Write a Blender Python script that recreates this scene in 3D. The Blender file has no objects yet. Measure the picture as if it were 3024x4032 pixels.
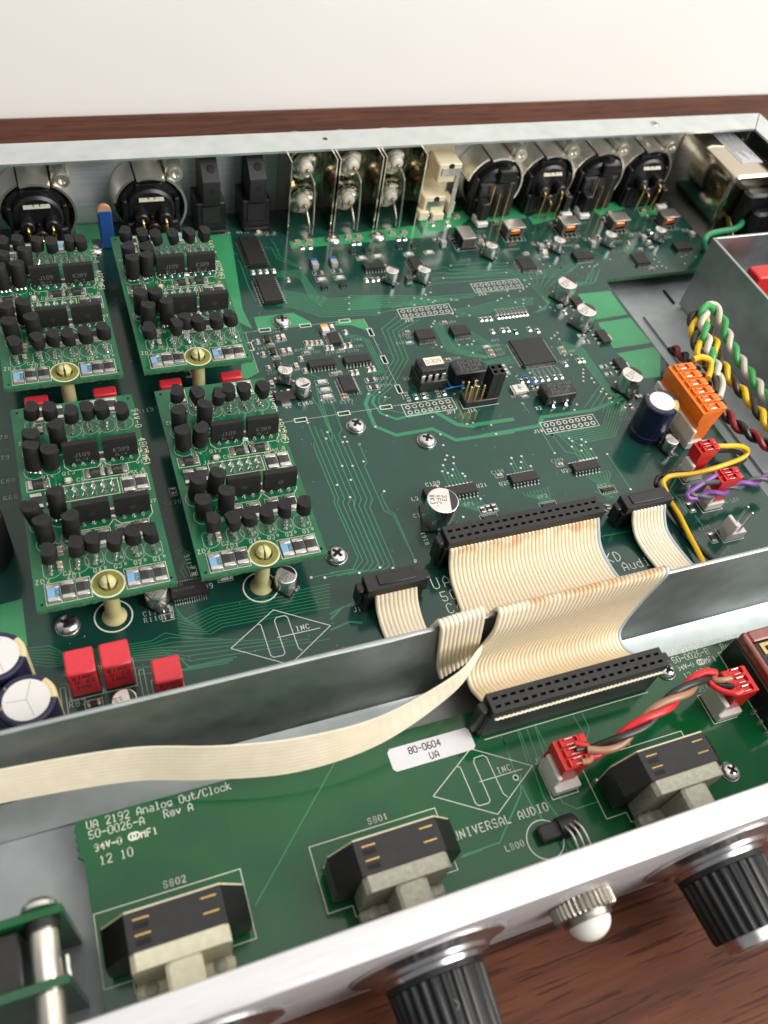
import bpy, math, random
from mathutils import Vector, Matrix, geometry
random.seed(7)
S = 0.001                     # every length below is written in millimetres
scene = bpy.context.scene
col = scene.collection

# ------------------------------------------------------------------ camera
cam_data = bpy.data.cameras.new('camera')
cam = bpy.data.objects.new('camera', cam_data); col.objects.link(cam)
CX = Vector((0.93343968, -0.32859848, 0.14392155))
CY = Vector((-0.17793333, -0.7724587, -0.60962881))
CZ = Vector((0.31149655, 0.54344328, -0.77951222))
CAM = Vector((-105.81314679, -185.2714772, 206.41900446))
rot = Matrix((CX, -CY, -CZ)).transposed()
cam.matrix_world = Matrix.Translation(CAM * S) @ rot.to_4x4()
cam_data.sensor_fit = 'HORIZONTAL'; cam_data.sensor_width = 36.0
cam_data.lens = 36.0 * 3359.536 / 3024.0
cam_data.clip_start = 0.01; cam_data.clip_end = 20.0
cam_data.dof.use_dof = True
cam_data.dof.focus_distance = 0.262
cam_data.dof.aperture_fstop = 22.0
scene.camera = cam

# ------------------------------------------------------------------ world and lamps (a bright room, one large soft window and a ceiling glow)
world = bpy.data.worlds.new('World'); scene.world = world; world.use_nodes = True
wn = world.node_tree.nodes; bg = wn.get('Background') or wn.new('ShaderNodeBackground')
bg.inputs[0].default_value = (0.93, 0.95, 1.0, 1); bg.inputs[1].default_value = 0.27
def area(name, loc, target, sx, sy, power, color):
    l = bpy.data.lights.new(name, 'AREA'); l.shape = 'RECTANGLE'; l.size = sx; l.size_y = sy; l.energy = power; l.color = color
    o = bpy.data.objects.new(name, l); col.objects.link(o); o.location = loc
    o.rotation_euler = (Vector(target) - Vector(loc)).to_track_quat('-Z', 'Y').to_euler(); return o
area('window_light', (0.80, -0.66, 0.84), (0.08, 0.18, 0.06), 1.2, 0.9, 30.0, (1.0, 0.97, 0.93))
area('ceiling_glow', (0.0, -0.1, 1.7), (0.0, 0.05, 0.0), 1.6, 1.0, 8.0, (1.0, 0.97, 0.93))
vs = scene.view_settings
vs.view_transform = 'Standard'; vs.look = 'None'; vs.gamma = 1.0; vs.use_curve_mapping = False; vs.exposure = -0.10

# ------------------------------------------------------------------ materials
MATS = {}
def mat(name, color, rough=0.5, metal=0.0, spec=0.5, var=0.0, vscale=300.0, bump=0.0, bscale=2000.0, coat=0.0, color2=None, rvar=0.0, trans=0.0, stretch=None, sss=0.0, ior=1.5):
    m = bpy.data.materials.new(name); m.use_nodes = True
    nt = m.node_tree; n = nt.nodes; b = n['Principled BSDF']
    b.inputs['Base Color'].default_value = (*color, 1); b.inputs['Roughness'].default_value = rough
    b.inputs['Metallic'].default_value = metal; b.inputs['Specular IOR Level'].default_value = spec
    b.inputs['Coat Weight'].default_value = coat; b.inputs['Coat Roughness'].default_value = 0.08
    b.inputs['Transmission Weight'].default_value = trans; b.inputs['IOR'].default_value = ior
    if sss: b.inputs['Subsurface Weight'].default_value = sss; b.inputs['Subsurface Radius'].default_value = (0.002, 0.0015, 0.001); b.inputs['Subsurface Scale'].default_value = 0.5
    tc = n.new('ShaderNodeTexCoord'); vec = tc.outputs['Object']
    if stretch:
        mp = n.new('ShaderNodeMapping'); mp.inputs['Scale'].default_value = stretch; nt.links.new(vec, mp.inputs[0]); vec = mp.outputs[0]
    if var or color2 or rvar:
        nz = n.new('ShaderNodeTexNoise'); nz.inputs['Scale'].default_value = vscale; nz.inputs['Detail'].default_value = 5
        nt.links.new(vec, nz.inputs['Vector'])
        if var or color2:
            rp = n.new('ShaderNodeValToRGB'); rp.color_ramp.elements[0].position = 0.3; rp.color_ramp.elements[1].position = 0.7
            c2 = color2 or tuple(min(1, c * (1 + var)) for c in color); c1 = color if color2 else tuple(c * (1 - var) for c in color)
            rp.color_ramp.elements[0].color = (*c1, 1); rp.color_ramp.elements[1].color = (*c2, 1)
            nt.links.new(nz.outputs['Fac'], rp.inputs[0]); nt.links.new(rp.outputs[0], b.inputs['Base Color'])
        if rvar:
            mr = n.new('ShaderNodeMapRange'); mr.inputs[1].default_value = 0.3; mr.inputs[2].default_value = 0.7
            mr.inputs[3].default_value = max(0.02, rough - rvar); mr.inputs[4].default_value = rough + rvar
            nt.links.new(nz.outputs['Fac'], mr.inputs[0]); nt.links.new(mr.outputs[0], b.inputs['Roughness'])
    if bump:
        nb = n.new('ShaderNodeTexNoise'); nb.inputs['Scale'].default_value = bscale; nb.inputs['Detail'].default_value = 3
        nt.links.new(vec, nb.inputs['Vector'])
        bp = n.new('ShaderNodeBump'); bp.inputs['Strength'].default_value = bump; bp.inputs['Distance'].default_value = 0.0001
        nt.links.new(nb.outputs['Fac'], bp.inputs['Height']); nt.links.new(bp.outputs[0], b.inputs['Normal'])
    MATS[name] = m; return m

mat('mask_dark', (0.008, 0.048, 0.036), 0.15, spec=0.5, var=0.12, vscale=60, bump=0.05, bscale=900, rvar=0.03)
mat('mask_light', (0.035, 0.25, 0.10), 0.22, var=0.08, vscale=80, bump=0.05, bscale=900)
mat('mask_trace', (0.026, 0.19, 0.088), 0.22)
mat('mask_card', (0.007, 0.118, 0.047), 0.22, var=0.15, vscale=120, bump=0.05, bscale=1200)
mat('mask_card_trace', (0.016, 0.165, 0.07), 0.25)
mat('mask_front', (0.003, 0.085, 0.024), 0.13, var=0.16, vscale=45, bump=0.05, bscale=700, rvar=0.05)
mat('mask_front_trace', (0.05, 0.26, 0.12), 0.3)
mat('board_edge', (0.05, 0.16, 0.07), 0.7, var=0.4, vscale=900, bump=0.4)
mat('silk', (0.74, 0.74, 0.66), 0.6)
mat('silk_dim', (0.42, 0.45, 0.40), 0.6)
mat('silk_cream', (0.66, 0.65, 0.46), 0.55)
mat('tin', (0.66, 0.64, 0.61), 0.32, 1.0, rvar=0.12, vscale=900, bump=0.15, bscale=1500)
mat('solder', (0.72, 0.71, 0.69), 0.22, 1.0, bump=0.2, bscale=1200)
mat('steel', (0.62, 0.61, 0.59), 0.3, 1.0, rvar=0.1, vscale=500, bump=0.1)
mat('nickel', (0.88, 0.83, 0.73), 0.27, 0.9)
mat('nickel_dark', (0.38, 0.35, 0.29), 0.32, 1.0, rvar=0.08, vscale=300)
mat('gold', (0.83, 0.55, 0.20), 0.25, 1.0)
mat('copper', (0.65, 0.22, 0.08), 0.35, 1.0, bump=0.5, bscale=3000)
mat('black_plastic', (0.009, 0.009, 0.0095), 0.36, var=0.3, vscale=700, bump=0.12, bscale=4000)
mat('black_matte', (0.014, 0.014, 0.0145), 0.55, var=0.25, vscale=900, bump=0.25, bscale=5000)
mat('epoxy', (0.012, 0.0118, 0.0118), 0.6, spec=0.35, var=0.3, vscale=1200, bump=0.35, bscale=5000)
mat('ic_black', (0.014, 0.0135, 0.0135), 0.48, var=0.2, vscale=1500, bump=0.2, bscale=6000)
mat('hole_black', (0.004, 0.004, 0.004), 0.8)
mat('print_grey', (0.17, 0.17, 0.165), 0.6)
mat('print_black', (0.02, 0.02, 0.02), 0.6)
mat('white_plastic', (0.66, 0.64, 0.60), 0.45, var=0.06, sss=0.1)
mat('cream_plastic', (0.72, 0.63, 0.44), 0.45, var=0.05, sss=0.1)
mat('nylon', (0.58, 0.54, 0.27), 0.35, var=0.08, sss=0.5)
mat('ptfe', (0.62, 0.60, 0.56), 0.4)
mat('red_plastic', (0.52, 0.010, 0.010), 0.28, var=0.12, vscale=400, sss=0.1)
mat('red_film', (0.62, 0.030, 0.045), 0.42, var=0.06, vscale=500, bump=0.1)
mat('orange_plastic', (0.80, 0.18, 0.012), 0.32, var=0.12, vscale=250, sss=0.15)
mat('aluminium', (0.80, 0.79, 0.77), 0.28, 1.0, rvar=0.08, vscale=600)
mat('cap_top', (0.70, 0.66, 0.62), 0.45, 0.6, var=0.05)
mat('sleeve', (0.010, 0.012, 0.040), 0.22, var=0.2, vscale=300)
mat('sleeve_gold', (0.55, 0.43, 0.17), 0.3, 0.55)
mat('sleeve_cream', (0.60, 0.50, 0.28), 0.4)
mat('white_top', (0.66, 0.645, 0.625), 0.5)
mat('ceramic', (0.42, 0.27, 0.15), 0.5, var=0.3, vscale=400)
mat('ceramic_pale', (0.66, 0.58, 0.44), 0.5, var=0.15, vscale=400)
mat('res_black', (0.025, 0.024, 0.024), 0.35)
mat('res_blue', (0.19, 0.36, 0.54), 0.4)
mat('res_white', (0.62, 0.60, 0.56), 0.4)
mat('grey_block', (0.33, 0.33, 0.33), 0.5, var=0.15, vscale=900)
mat('film_blue', (0.02, 0.08, 0.27), 0.35)
mat('tantalum_orange', (0.80, 0.33, 0.05), 0.4)
mat('tan_tip', (0.52, 0.27, 0.16), 0.5)
mat('plate_metal', (0.56, 0.50, 0.40), 0.13, 1.0, rvar=0.04, vscale=100)
mat('laminate', (0.20, 0.19, 0.035), 0.35, var=0.2, vscale=600)
mat('ferrite', (0.075, 0.07, 0.065), 0.55, var=0.3, vscale=700)
mat('clip_metal', (0.5, 0.48, 0.45), 0.32, 1.0)
mat('wire_tan', (0.84, 0.73, 0.54), 0.42, var=0.05, vscale=200)
mat('wire_pale', (0.90, 0.80, 0.62), 0.42, var=0.05, vscale=200)
mat('wire_blueedge', (0.45, 0.52, 0.55), 0.42)
mat('w_yellow', (0.80, 0.48, 0.01), 0.35)
mat('w_black', (0.013, 0.012, 0.012), 0.32)
mat('w_brown', (0.035, 0.022, 0.014), 0.38)
mat('w_green', (0.05, 0.36, 0.10), 0.38)
mat('w_white', (0.60, 0.57, 0.46), 0.4)
mat('w_red', (0.60, 0.015, 0.020), 0.3)
mat('w_darkred', (0.22, 0.012, 0.015), 0.36)
mat('w_tan', (0.34, 0.17, 0.10), 0.35)
mat('w_purple', (0.22, 0.07, 0.32), 0.38)
mat('w_grey', (0.085, 0.09, 0.10), 0.4)
mat('w_ground', (0.03, 0.26, 0.11), 0.35)
mat('w_blue', (0.01, 0.12, 0.42), 0.35)
mat('diecast', (0.30, 0.29, 0.23), 0.55, 0.35, color2=(0.42, 0.41, 0.33), vscale=900, bump=0.5, bscale=1800)
mat('diecast_cream', (0.60, 0.57, 0.40), 0.5, 0.1, color2=(0.70, 0.67, 0.50), vscale=700, bump=0.3, bscale=1800)
mat('panel_white', (0.60, 0.595, 0.60), 0.40, 0.45, var=0.05, vscale=20, bump=0.35, bscale=40, stretch=(4, 60, 60), rvar=0.08)
mat('chrome', (0.62, 0.61, 0.61), 0.24, 1.0, rvar=0.05, vscale=200)
mat('milk_glass', (0.78, 0.78, 0.72), 0.25, sss=0.6)
mat('clear_red', (0.22, 0.045, 0.03), 0.10, var=0.2, coat=0.6)
mat('label_white', (0.76, 0.74, 0.76), 0.35, var=0.02)
mat('paper_cream', (0.78, 0.70, 0.54), 0.6)
mat('label_silver', (0.50, 0.50, 0.52), 0.4, 0.3)

def galvanised(name, c1, c2, rough, stretch=None, vor=160.0):
    m = bpy.data.materials.new(name); m.use_nodes = True; nt = m.node_tree; n = nt.nodes; b = n['Principled BSDF']
    b.inputs['Metallic'].default_value = 1.0
    tc = n.new('ShaderNodeTexCoord'); vec = tc.outputs['Object']
    if stretch:
        mp = n.new('ShaderNodeMapping'); mp.inputs['Scale'].default_value = stretch; nt.links.new(vec, mp.inputs[0]); vec = mp.outputs[0]
    nz = n.new('ShaderNodeTexNoise'); nz.inputs['Scale'].default_value = 110; nz.inputs['Detail'].default_value = 8; nz.inputs['Roughness'].default_value = 0.65
    nt.links.new(vec, nz.inputs['Vector'])
    vo = n.new('ShaderNodeTexVoronoi'); vo.inputs['Scale'].default_value = vor; nt.links.new(vec, vo.inputs['Vector'])
    mx = n.new('ShaderNodeMix'); mx.data_type = 'FLOAT'; mx.inputs[0].default_value = 0.3
    nt.links.new(nz.outputs['Fac'], mx.inputs[2]); nt.links.new(vo.outputs['Distance'], mx.inputs[3])
    rp = n.new('ShaderNodeValToRGB'); rp.color_ramp.elements[0].position = 0.28; rp.color_ramp.elements[1].position = 0.66
    rp.color_ramp.elements[0].color = (*c1, 1); rp.color_ramp.elements[1].color = (*c2, 1)
    nt.links.new(mx.outputs[0], rp.inputs[0]); nt.links.new(rp.outputs[0], b.inputs['Base Color'])
    mr = n.new('ShaderNodeMapRange'); mr.inputs[1].default_value = 0.3; mr.inputs[2].default_value = 0.7
    mr.inputs[3].default_value = rough - 0.04; mr.inputs[4].default_value = rough + 0.06
    nt.links.new(nz.outputs['Fac'], mr.inputs[0]); nt.links.new(mr.outputs[0], b.inputs['Roughness'])
    bp = n.new('ShaderNodeBump'); bp.inputs['Strength'].default_value = 0.04; bp.inputs['Distance'].default_value = 0.0002
    nt.links.new(nz.outputs['Fac'], bp.inputs['Height']); nt.links.new(bp.outputs[0], b.inputs['Normal'])
    MATS[name] = m
galvanised('zinc', (0.34, 0.37, 0.365), (0.44, 0.47, 0.465), 0.42)
galvanised('zinc_brushed', (0.50, 0.53, 0.56), (0.66, 0.70, 0.74), 0.34, stretch=(0.25, 6, 12), vor=60)
MATS['zinc_brushed'].node_tree.nodes['Principled BSDF'].inputs['Metallic'].default_value = 0.6
galvanised('zinc_floor', (0.33, 0.36, 0.37), (0.42, 0.45, 0.46), 0.58)
MATS['zinc_floor'].node_tree.nodes['Principled BSDF'].inputs['Metallic'].default_value = 0.55
galvanised('zinc_flange', (0.62, 0.66, 0.66), (0.72, 0.76, 0.75), 0.50)

def wood():
    m = bpy.data.materials.new('wood'); m.use_nodes = True; nt = m.node_tree; n = nt.nodes; b = n['Principled BSDF']
    tc = n.new('ShaderNodeTexCoord'); mp = n.new('ShaderNodeMapping'); mp.inputs['Scale'].default_value = (9, 150, 60)
    mp.inputs['Rotation'].default_value = (0, 0, 0.05)
    nt.links.new(tc.outputs['Object'], mp.inputs[0])
    a = n.new('ShaderNodeTexNoise'); a.inputs['Scale'].default_value = 1.0; a.inputs['Detail'].default_value = 7; a.inputs['Roughness'].default_value = 0.62; a.inputs['Distortion'].default_value = 0.6
    nt.links.new(mp.outputs[0], a.inputs['Vector'])
    mp2 = n.new('ShaderNodeMapping'); mp2.inputs['Scale'].default_value = (60, 1000, 300); nt.links.new(tc.outputs['Object'], mp2.inputs[0])
    p = n.new('ShaderNodeTexNoise'); p.inputs['Scale'].default_value = 1.0; p.inputs['Detail'].default_value = 2; nt.links.new(mp2.outputs[0], p.inputs['Vector'])
    r1 = n.new('ShaderNodeValToRGB'); e = r1.color_ramp.elements
    e[0].position = 0.30; e[0].color = (0.034, 0.011, 0.006, 1); e[1].position = 0.72; e[1].color = (0.142, 0.046, 0.022, 1)
    x = r1.color_ramp.elements.new(0.5); x.color = (0.092, 0.029, 0.014, 1)
    nt.links.new(a.outputs['Fac'], r1.inputs[0])
    r2 = n.new('ShaderNodeValToRGB'); r2.color_ramp.elements[0].position = 0.36; r2.color_ramp.elements[1].position = 0.44
    r2.color_ramp.elements[0].color = (0.28, 0.26, 0.26, 1); r2.color_ramp.elements[1].color = (1, 1, 1, 1)
    nt.links.new(p.outputs['Fac'], r2.inputs[0])
    mx = n.new('ShaderNodeMix'); mx.data_type = 'RGBA'; mx.blend_type = 'MULTIPLY'; mx.inputs[0].default_value = 0.8
    nt.links.new(r1.outputs[0], mx.inputs[6]); nt.links.new(r2.outputs[0], mx.inputs[7]); nt.links.new(mx.outputs[2], b.inputs['Base Color'])
    b.inputs['Roughness'].default_value = 0.5; b.inputs['Specular IOR Level'].default_value = 0.15
    bp = n.new('ShaderNodeBump'); bp.inputs['Strength'].default_value = 0.25; bp.inputs['Distance'].default_value = 0.0002
    nt.links.new(p.outputs['Fac'], bp.inputs['Height']); nt.links.new(bp.outputs[0], b.inputs['Normal'])
    MATS['wood'] = m
wood()
mat('wall_paint', (0.92, 0.905, 0.87), 0.85, var=0.02, vscale=6, bump=0.15, bscale=400)

def ribbon_mat():
    """cream ribbon insulation with the brown stains it has along its folds"""
    m = bpy.data.materials.new('wire_stained'); m.use_nodes = True; nt = m.node_tree; n = nt.nodes; b = n['Principled BSDF']
    b.inputs['Roughness'].default_value = 0.42
    at = n.new('ShaderNodeAttribute'); at.attribute_name = 'stain'
    tc = n.new('ShaderNodeTexCoord'); nz = n.new('ShaderNodeTexNoise'); nz.inputs['Scale'].default_value = 190; nz.inputs['Detail'].default_value = 3
    nt.links.new(tc.outputs['Object'], nz.inputs['Vector'])
    mr = n.new('ShaderNodeMapRange'); mr.inputs[1].default_value = 0.42; mr.inputs[2].default_value = 0.62; nt.links.new(nz.outputs['Fac'], mr.inputs[0])
    mu = n.new('ShaderNodeMath'); mu.operation = 'MULTIPLY'; nt.links.new(at.outputs['Fac'], mu.inputs[0]); nt.links.new(mr.outputs[0], mu.inputs[1])
    mx = n.new('ShaderNodeMix'); mx.data_type = 'RGBA'; mx.inputs[6].default_value = (0.84, 0.73, 0.54, 1); mx.inputs[7].default_value = (0.60, 0.33, 0.14, 1)
    nt.links.new(mu.outputs[0], mx.inputs[0]); nt.links.new(mx.outputs[2], b.inputs['Base Color'])
    MATS['wire_stained'] = m
ribbon_mat()

# ------------------------------------------------------------------ mesh builder
def V(*a): return Vector(a)
class MB:
    def __init__(s): s.v = []; s.f = []; s.m = []; s.mats = []
    def mi(s, name):
        if name not in s.mats: s.mats.append(name)
        return s.mats.index(name)
    def add(s, vs_, fs, m):
        k = len(s.v); s.v += [tuple(p) for p in vs_]; i = s.mi(m)
        for f in fs: s.f.append(tuple(k + j for j in f)); s.m.append(i)
        return s
    def loft(s, rings, m, cap0=True, cap1=True, closed=True):
        n = len(rings[0]); vs_ = [p for r in rings for p in r]; fs = []
        for a in range(len(rings) - 1):
            for j in range(n if closed else n - 1):
                k = (j + 1) % n; fs.append((a * n + j, a * n + k, (a + 1) * n + k, (a + 1) * n + j))
        if cap0: fs.append(tuple(reversed(range(n))))
        if cap1: fs.append(tuple(range((len(rings) - 1) * n, len(rings) * n)))
        return s.add(vs_, fs, m)
    def box(s, x0, x1, y0, y1, z0, z1, m):
        return s.loft([[(x0, y0, z0), (x1, y0, z0), (x1, y1, z0), (x0, y1, z0)], [(x0, y0, z1), (x1, y0, z1), (x1, y1, z1), (x0, y1, z1)]], m)
    def rbox(s, x0, x1, y0, y1, z0, z1, m, b=0.3):
        def ring(i, z, c):
            return [(x0 + i + c, y0 + i, z), (x1 - i - c, y0 + i, z), (x1 - i, y0 + i + c, z), (x1 - i, y1 - i - c, z), (x1 - i - c, y1 - i, z), (x0 + i + c, y1 - i, z), (x0 + i, y1 - i - c, z), (x0 + i, y0 + i + c, z)]
        return s.loft([ring(b, z0, b), ring(0, z0 + b, b), ring(0, z1 - b, b), ring(b, z1, b)], m)
    def lathe(s, prof, c, m, axis='z', seg=24, cap0=True, cap1=True):
        rings = []
        for r, h in prof:
            ring = []
            for k in range(seg):
                t = 2 * math.pi * k / seg; a, b = r * math.cos(t), r * math.sin(t)
                ring.append({'z': (c[0] + a, c[1] + b, c[2] + h), 'y': (c[0] + b, c[1] + h, c[2] + a), 'x': (c[0] + h, c[1] + a, c[2] + b)}[axis])
            rings.append(ring)
        return s.loft(rings, m, cap0, cap1)
    def tube(s, pts, r, m, seg=8, caps=True):
        pts = [Vector(p) for p in pts]; rings = []; n0 = None
        for i, p in enumerate(pts):
            t = (pts[min(i + 1, len(pts) - 1)] - pts[max(i - 1, 0)]).normalized()
            if n0 is None: n0 = t.cross(Vector((0.31, 0.17, 0.93))).normalized()
            else: n0 = (n0 - t * n0.dot(t)).normalized()
            b0 = t.cross(n0)
            rr = r[i] if isinstance(r, (list, tuple)) else r
            rings.append([p + (n0 * math.cos(2 * math.pi * k / seg) + b0 * math.sin(2 * math.pi * k / seg)) * rr for k in range(seg)])
        return s.loft(rings, m, caps, caps)
    def prism(s, poly, z0, z1, m, axis='z'):
        def mp(p, h): return {'z': (p[0], p[1], h), 'y': (p[0], h, p[1]), 'x': (h, p[0], p[1])}[axis]
        return s.loft([[mp(p, z0) for p in poly], [mp(p, z1) for p in poly]], m)
    def sheet(s, poly, z, m): return s.add([(p[0], p[1], z) for p in poly], [tuple(range(len(poly)))], m)
    def ring(s, c, r0, r1, z, m, seg=14):
        vs_ = []; fs = []
        for k in range(seg):
            t = 2 * math.pi * k / seg
            vs_ += [(c[0] + r0 * math.cos(t), c[1] + r0 * math.sin(t), z), (c[0] + r1 * math.cos(t), c[1] + r1 * math.sin(t), z)]
        for k in range(seg):
            j = (k + 1) % seg; fs.append((2 * k, 2 * k + 1, 2 * j + 1, 2 * j))
        return s.add(vs_, fs, m)
    def disc(s, c, r, z, m, seg=10): return s.sheet([(c[0] + r * math.cos(2 * math.pi * k / seg), c[1] + r * math.sin(2 * math.pi * k / seg)) for k in range(seg)], z, m)
    def line(s, pts, w, z, m):
        """flat printed or etched line with mitred corners, lying at height z"""
        P = [Vector((p[0], p[1])) for p in pts]; L = []; R = []
        for i, p in enumerate(P):
            d0 = (p - P[i - 1]).normalized() if i else (P[1] - p).normalized()
            d1 = (P[i + 1] - p).normalized() if i < len(P) - 1 else d0
            t = (d0 + d1); t = t.normalized() if t.length > 1e-6 else d0
            nrm = Vector((-t.y, t.x)); k = w / 2 / max(0.35, nrm.dot(Vector((-d0.y, d0.x))))
            L.append(p + nrm * k); R.append(p - nrm * k)
        n = len(P); return s.add([(q.x, q.y, z) for q in L + R], [(n + i, n + i + 1, i + 1, i) for i in range(n - 1)], m)
    def cells(s, xs, ys, h, z0, m, mrec=None):
        """block whose top is a grid of cells, each with its own height h[j][i] (None = open)"""
        nx, ny = len(xs) - 1, len(ys) - 1
        H = lambda i, j: h[j][i] if 0 <= i < nx and 0 <= j < ny and h[j][i] is not None else z0
        top = max(v for r in h for v in r if v is not None)
        for j in range(ny):
            for i in range(nx):
                z = H(i, j)
                if z <= z0: continue
                mm = m if z >= top - 1e-6 or not mrec else mrec
                s.add([(xs[i], ys[j], z), (xs[i + 1], ys[j], z), (xs[i + 1], ys[j + 1], z), (xs[i], ys[j + 1], z)], [(0, 1, 2, 3)], mm)
                for (di, dj, a, b) in ((-1, 0, (xs[i], ys[j + 1]), (xs[i], ys[j])), (1, 0, (xs[i + 1], ys[j]), (xs[i + 1], ys[j + 1])), (0, -1, (xs[i], ys[j]), (xs[i + 1], ys[j])), (0, 1, (xs[i + 1], ys[j + 1]), (xs[i], ys[j + 1]))):
                    q = H(i + di, j + dj)
                    if q < z - 1e-9: s.add([(*a, q), (*b, q), (*b, z), (*a, z)], [(0, 1, 2, 3)], m)
        return s
    def mesh(s, name, smooth=35):
        me = bpy.data.meshes.new(name); me.from_pydata([(x * S, y * S, z * S) for x, y, z in s.v], [], s.f)
        for n_ in s.mats: me.materials.append(MATS[n_])
        me.polygons.foreach_set('material_index', s.m)
        if smooth:
            me.polygons.foreach_set('use_smooth', [True] * len(s.f)); me.update(); me.set_sharp_from_angle(angle=math.radians(smooth))
        me.update(); return me

def thing(name, label, cat, loc=(0, 0, 0), group=None, rot=(0, 0, 0)):
    o = bpy.data.objects.new(name, None); o.empty_display_size = 0.005; col.objects.link(o)
    o.location = Vector(loc) * S; o.rotation_euler = rot; o['label'] = label; o['category'] = cat
    if group: o['group'] = group
    return o
def put(name, me, parent=None, loc=(0, 0, 0), rot=(0, 0, 0), kind=None, label=None):
    """link one mesh (an MB or shared mesh data) under parent; loc is in the parent's space, mm"""
    if isinstance(me, MB): me = me.mesh(name)
    o = bpy.data.objects.new(name, me); col.objects.link(o); o.parent = parent
    o.location = Vector(loc) * S; o.rotation_euler = rot
    if kind: o['kind'] = kind
    if label: o['label'] = label
    return o
def tag(o, label, cat, group=None):
    o['label'] = label; o['category'] = cat
    if group: o['group'] = group
    return o
def off(mb, d):
    mb.v = [(x - d[0], y - d[1], z - d[2]) for x, y, z in mb.v]; return mb
def spline(pts, n=10):
    P = [Vector(p) for p in pts]; out = []
    for i in range(len(P) - 1):
        a = P[max(i - 1, 0)]; b = P[i]; c = P[i + 1]; d = P[min(i + 2, len(P) - 1)]
        for k in range(n):
            t = k / n; out.append(0.5 * ((2 * b) + (c - a) * t + (2 * a - 5 * b + 4 * c - d) * t * t + (3 * b - a - 3 * c + d) * t ** 3))
    out.append(P[-1]); return out

# ------------------------------------------------------------------ stroke lettering (printed legends)
F = {}
def _f(ch, *ls): F[ch] = [[(int(p[0]), int(p[1])) for p in l.split()] for l in ls]
_f('A', '00 04 26 44 40', '02 42'); _f('B', '00 06 36 45 44 33 03', '33 42 41 30 00'); _f('C', '45 36 16 05 01 10 30 41'); _f('D', '00 06 26 44 42 20 00')
_f('E', '46 06 00 40', '03 33'); _f('F', '46 06 00', '03 33'); _f('G', '45 36 16 05 01 10 30 41 43 23'); _f('H', '00 06', '40 46', '03 43'); _f('I', '10 30', '16 36', '20 26')
_f('J', '46 41 30 10 01'); _f('K', '00 06', '46 03 40'); _f('L', '06 00 40'); _f('M', '00 06 23 46 40'); _f('N', '00 06 40 46'); _f('O', '10 01 05 16 36 45 41 30 10')
_f('P', '00 06 36 45 44 33 03'); _f('Q', '10 01 05 16 36 45 41 30 10', '22 40'); _f('R', '00 06 36 45 44 33 03', '23 40'); _f('S', '01 10 30 41 42 33 13 04 05 16 36 45'); _f('T', '06 46', '26 20')
_f('U', '06 01 10 30 41 46'); _f('V', '06 20 46'); _f('W', '06 10 23 30 46'); _f('X', '00 46', '06 40'); _f('Y', '06 23 46', '23 20'); _f('Z', '06 46 00 40')
_f('0', '10 01 05 16 36 45 41 30 10'); _f('1', '15 26 20', '10 30'); _f('2', '05 16 36 45 44 00 40'); _f('3', '05 16 36 45 44 33 23', '33 42 41 30 10 01'); _f('4', '30 36 02 42')
_f('5', '46 06 03 33 42 41 30 10 01'); _f('6', '36 16 03 01 10 30 41 42 33 03'); _f('7', '06 46 10'); _f('8', '13 04 05 16 36 45 44 33 13 02 01 10 30 41 42 33'); _f('9', '10 30 43 45 36 16 05 04 13 43')
_f('-', '03 43'); _f('/', '00 46'); _f('.', '10 11'); _f('a', '14 34 43 40', '42 12 01 10 30 41'); _f('b', '06 00', '02 14 34 43 41 30 10 01'); _f('c', '43 34 14 03 01 10 30 41'); _f('d', '46 40', '42 34 14 03 01 10 30 41')
_f('e', '02 42 43 34 14 03 01 10 30 41'); _f('g', '44 4a', '43 34 14 03 02 11 31 42') if False else _f('g', '44 40 30 10', '43 34 14 03 02 11 31 42'); _f('h', '06 00', '03 14 34 43 40'); _f('i', '10 30', '14 24 20', '25 26'); _f('k', '06 00', '02 34', '12 40')
_f('l', '16 26 20', '10 30'); _f('n', '04 00', '03 14 34 43 40'); _f('o', '10 01 03 14 34 43 41 30 10'); _f('s', '01 10 30 41 32 12 03 14 34 43'); _f('t', '04 34', '16 11 20 30 41'); _f('u', '04 01 10 30 41', '44 40'); _f('v', '04 20 44'); _f('r', '04 00', '02 14 34 43')
def text(mb, s, o, h, m, w=None, u=(1, 0, 0), v=(0, 1, 0), adv=1.45, lift=0.0, wx=0.8):
    """letters in the plane spanned by u and v, starting at o, cap height h"""
    u = Vector(u); v = Vector(v); nrm = u.cross(v); o = Vector(o) + nrm * lift; k = h / 6; w = w or h * 0.14; x = 0
    for ch in s:
        for pl in F.get(ch, []):
            for a, b in zip(pl, pl[1:]):
                p = o + u * (x + a[0] * k * wx) + v * (a[1] * k); q = o + u * (x + b[0] * k * wx) + v * (b[1] * k)
                d = (q - p).normalized(); n_ = nrm.cross(d).normalized() * (w / 2); e = d * (w * 0.35)
                mb.add([p - e - n_, q + e - n_, q + e + n_, p - e + n_], [(0, 1, 2, 3)], m)
        x += 4 * k * adv
    return x

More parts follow.
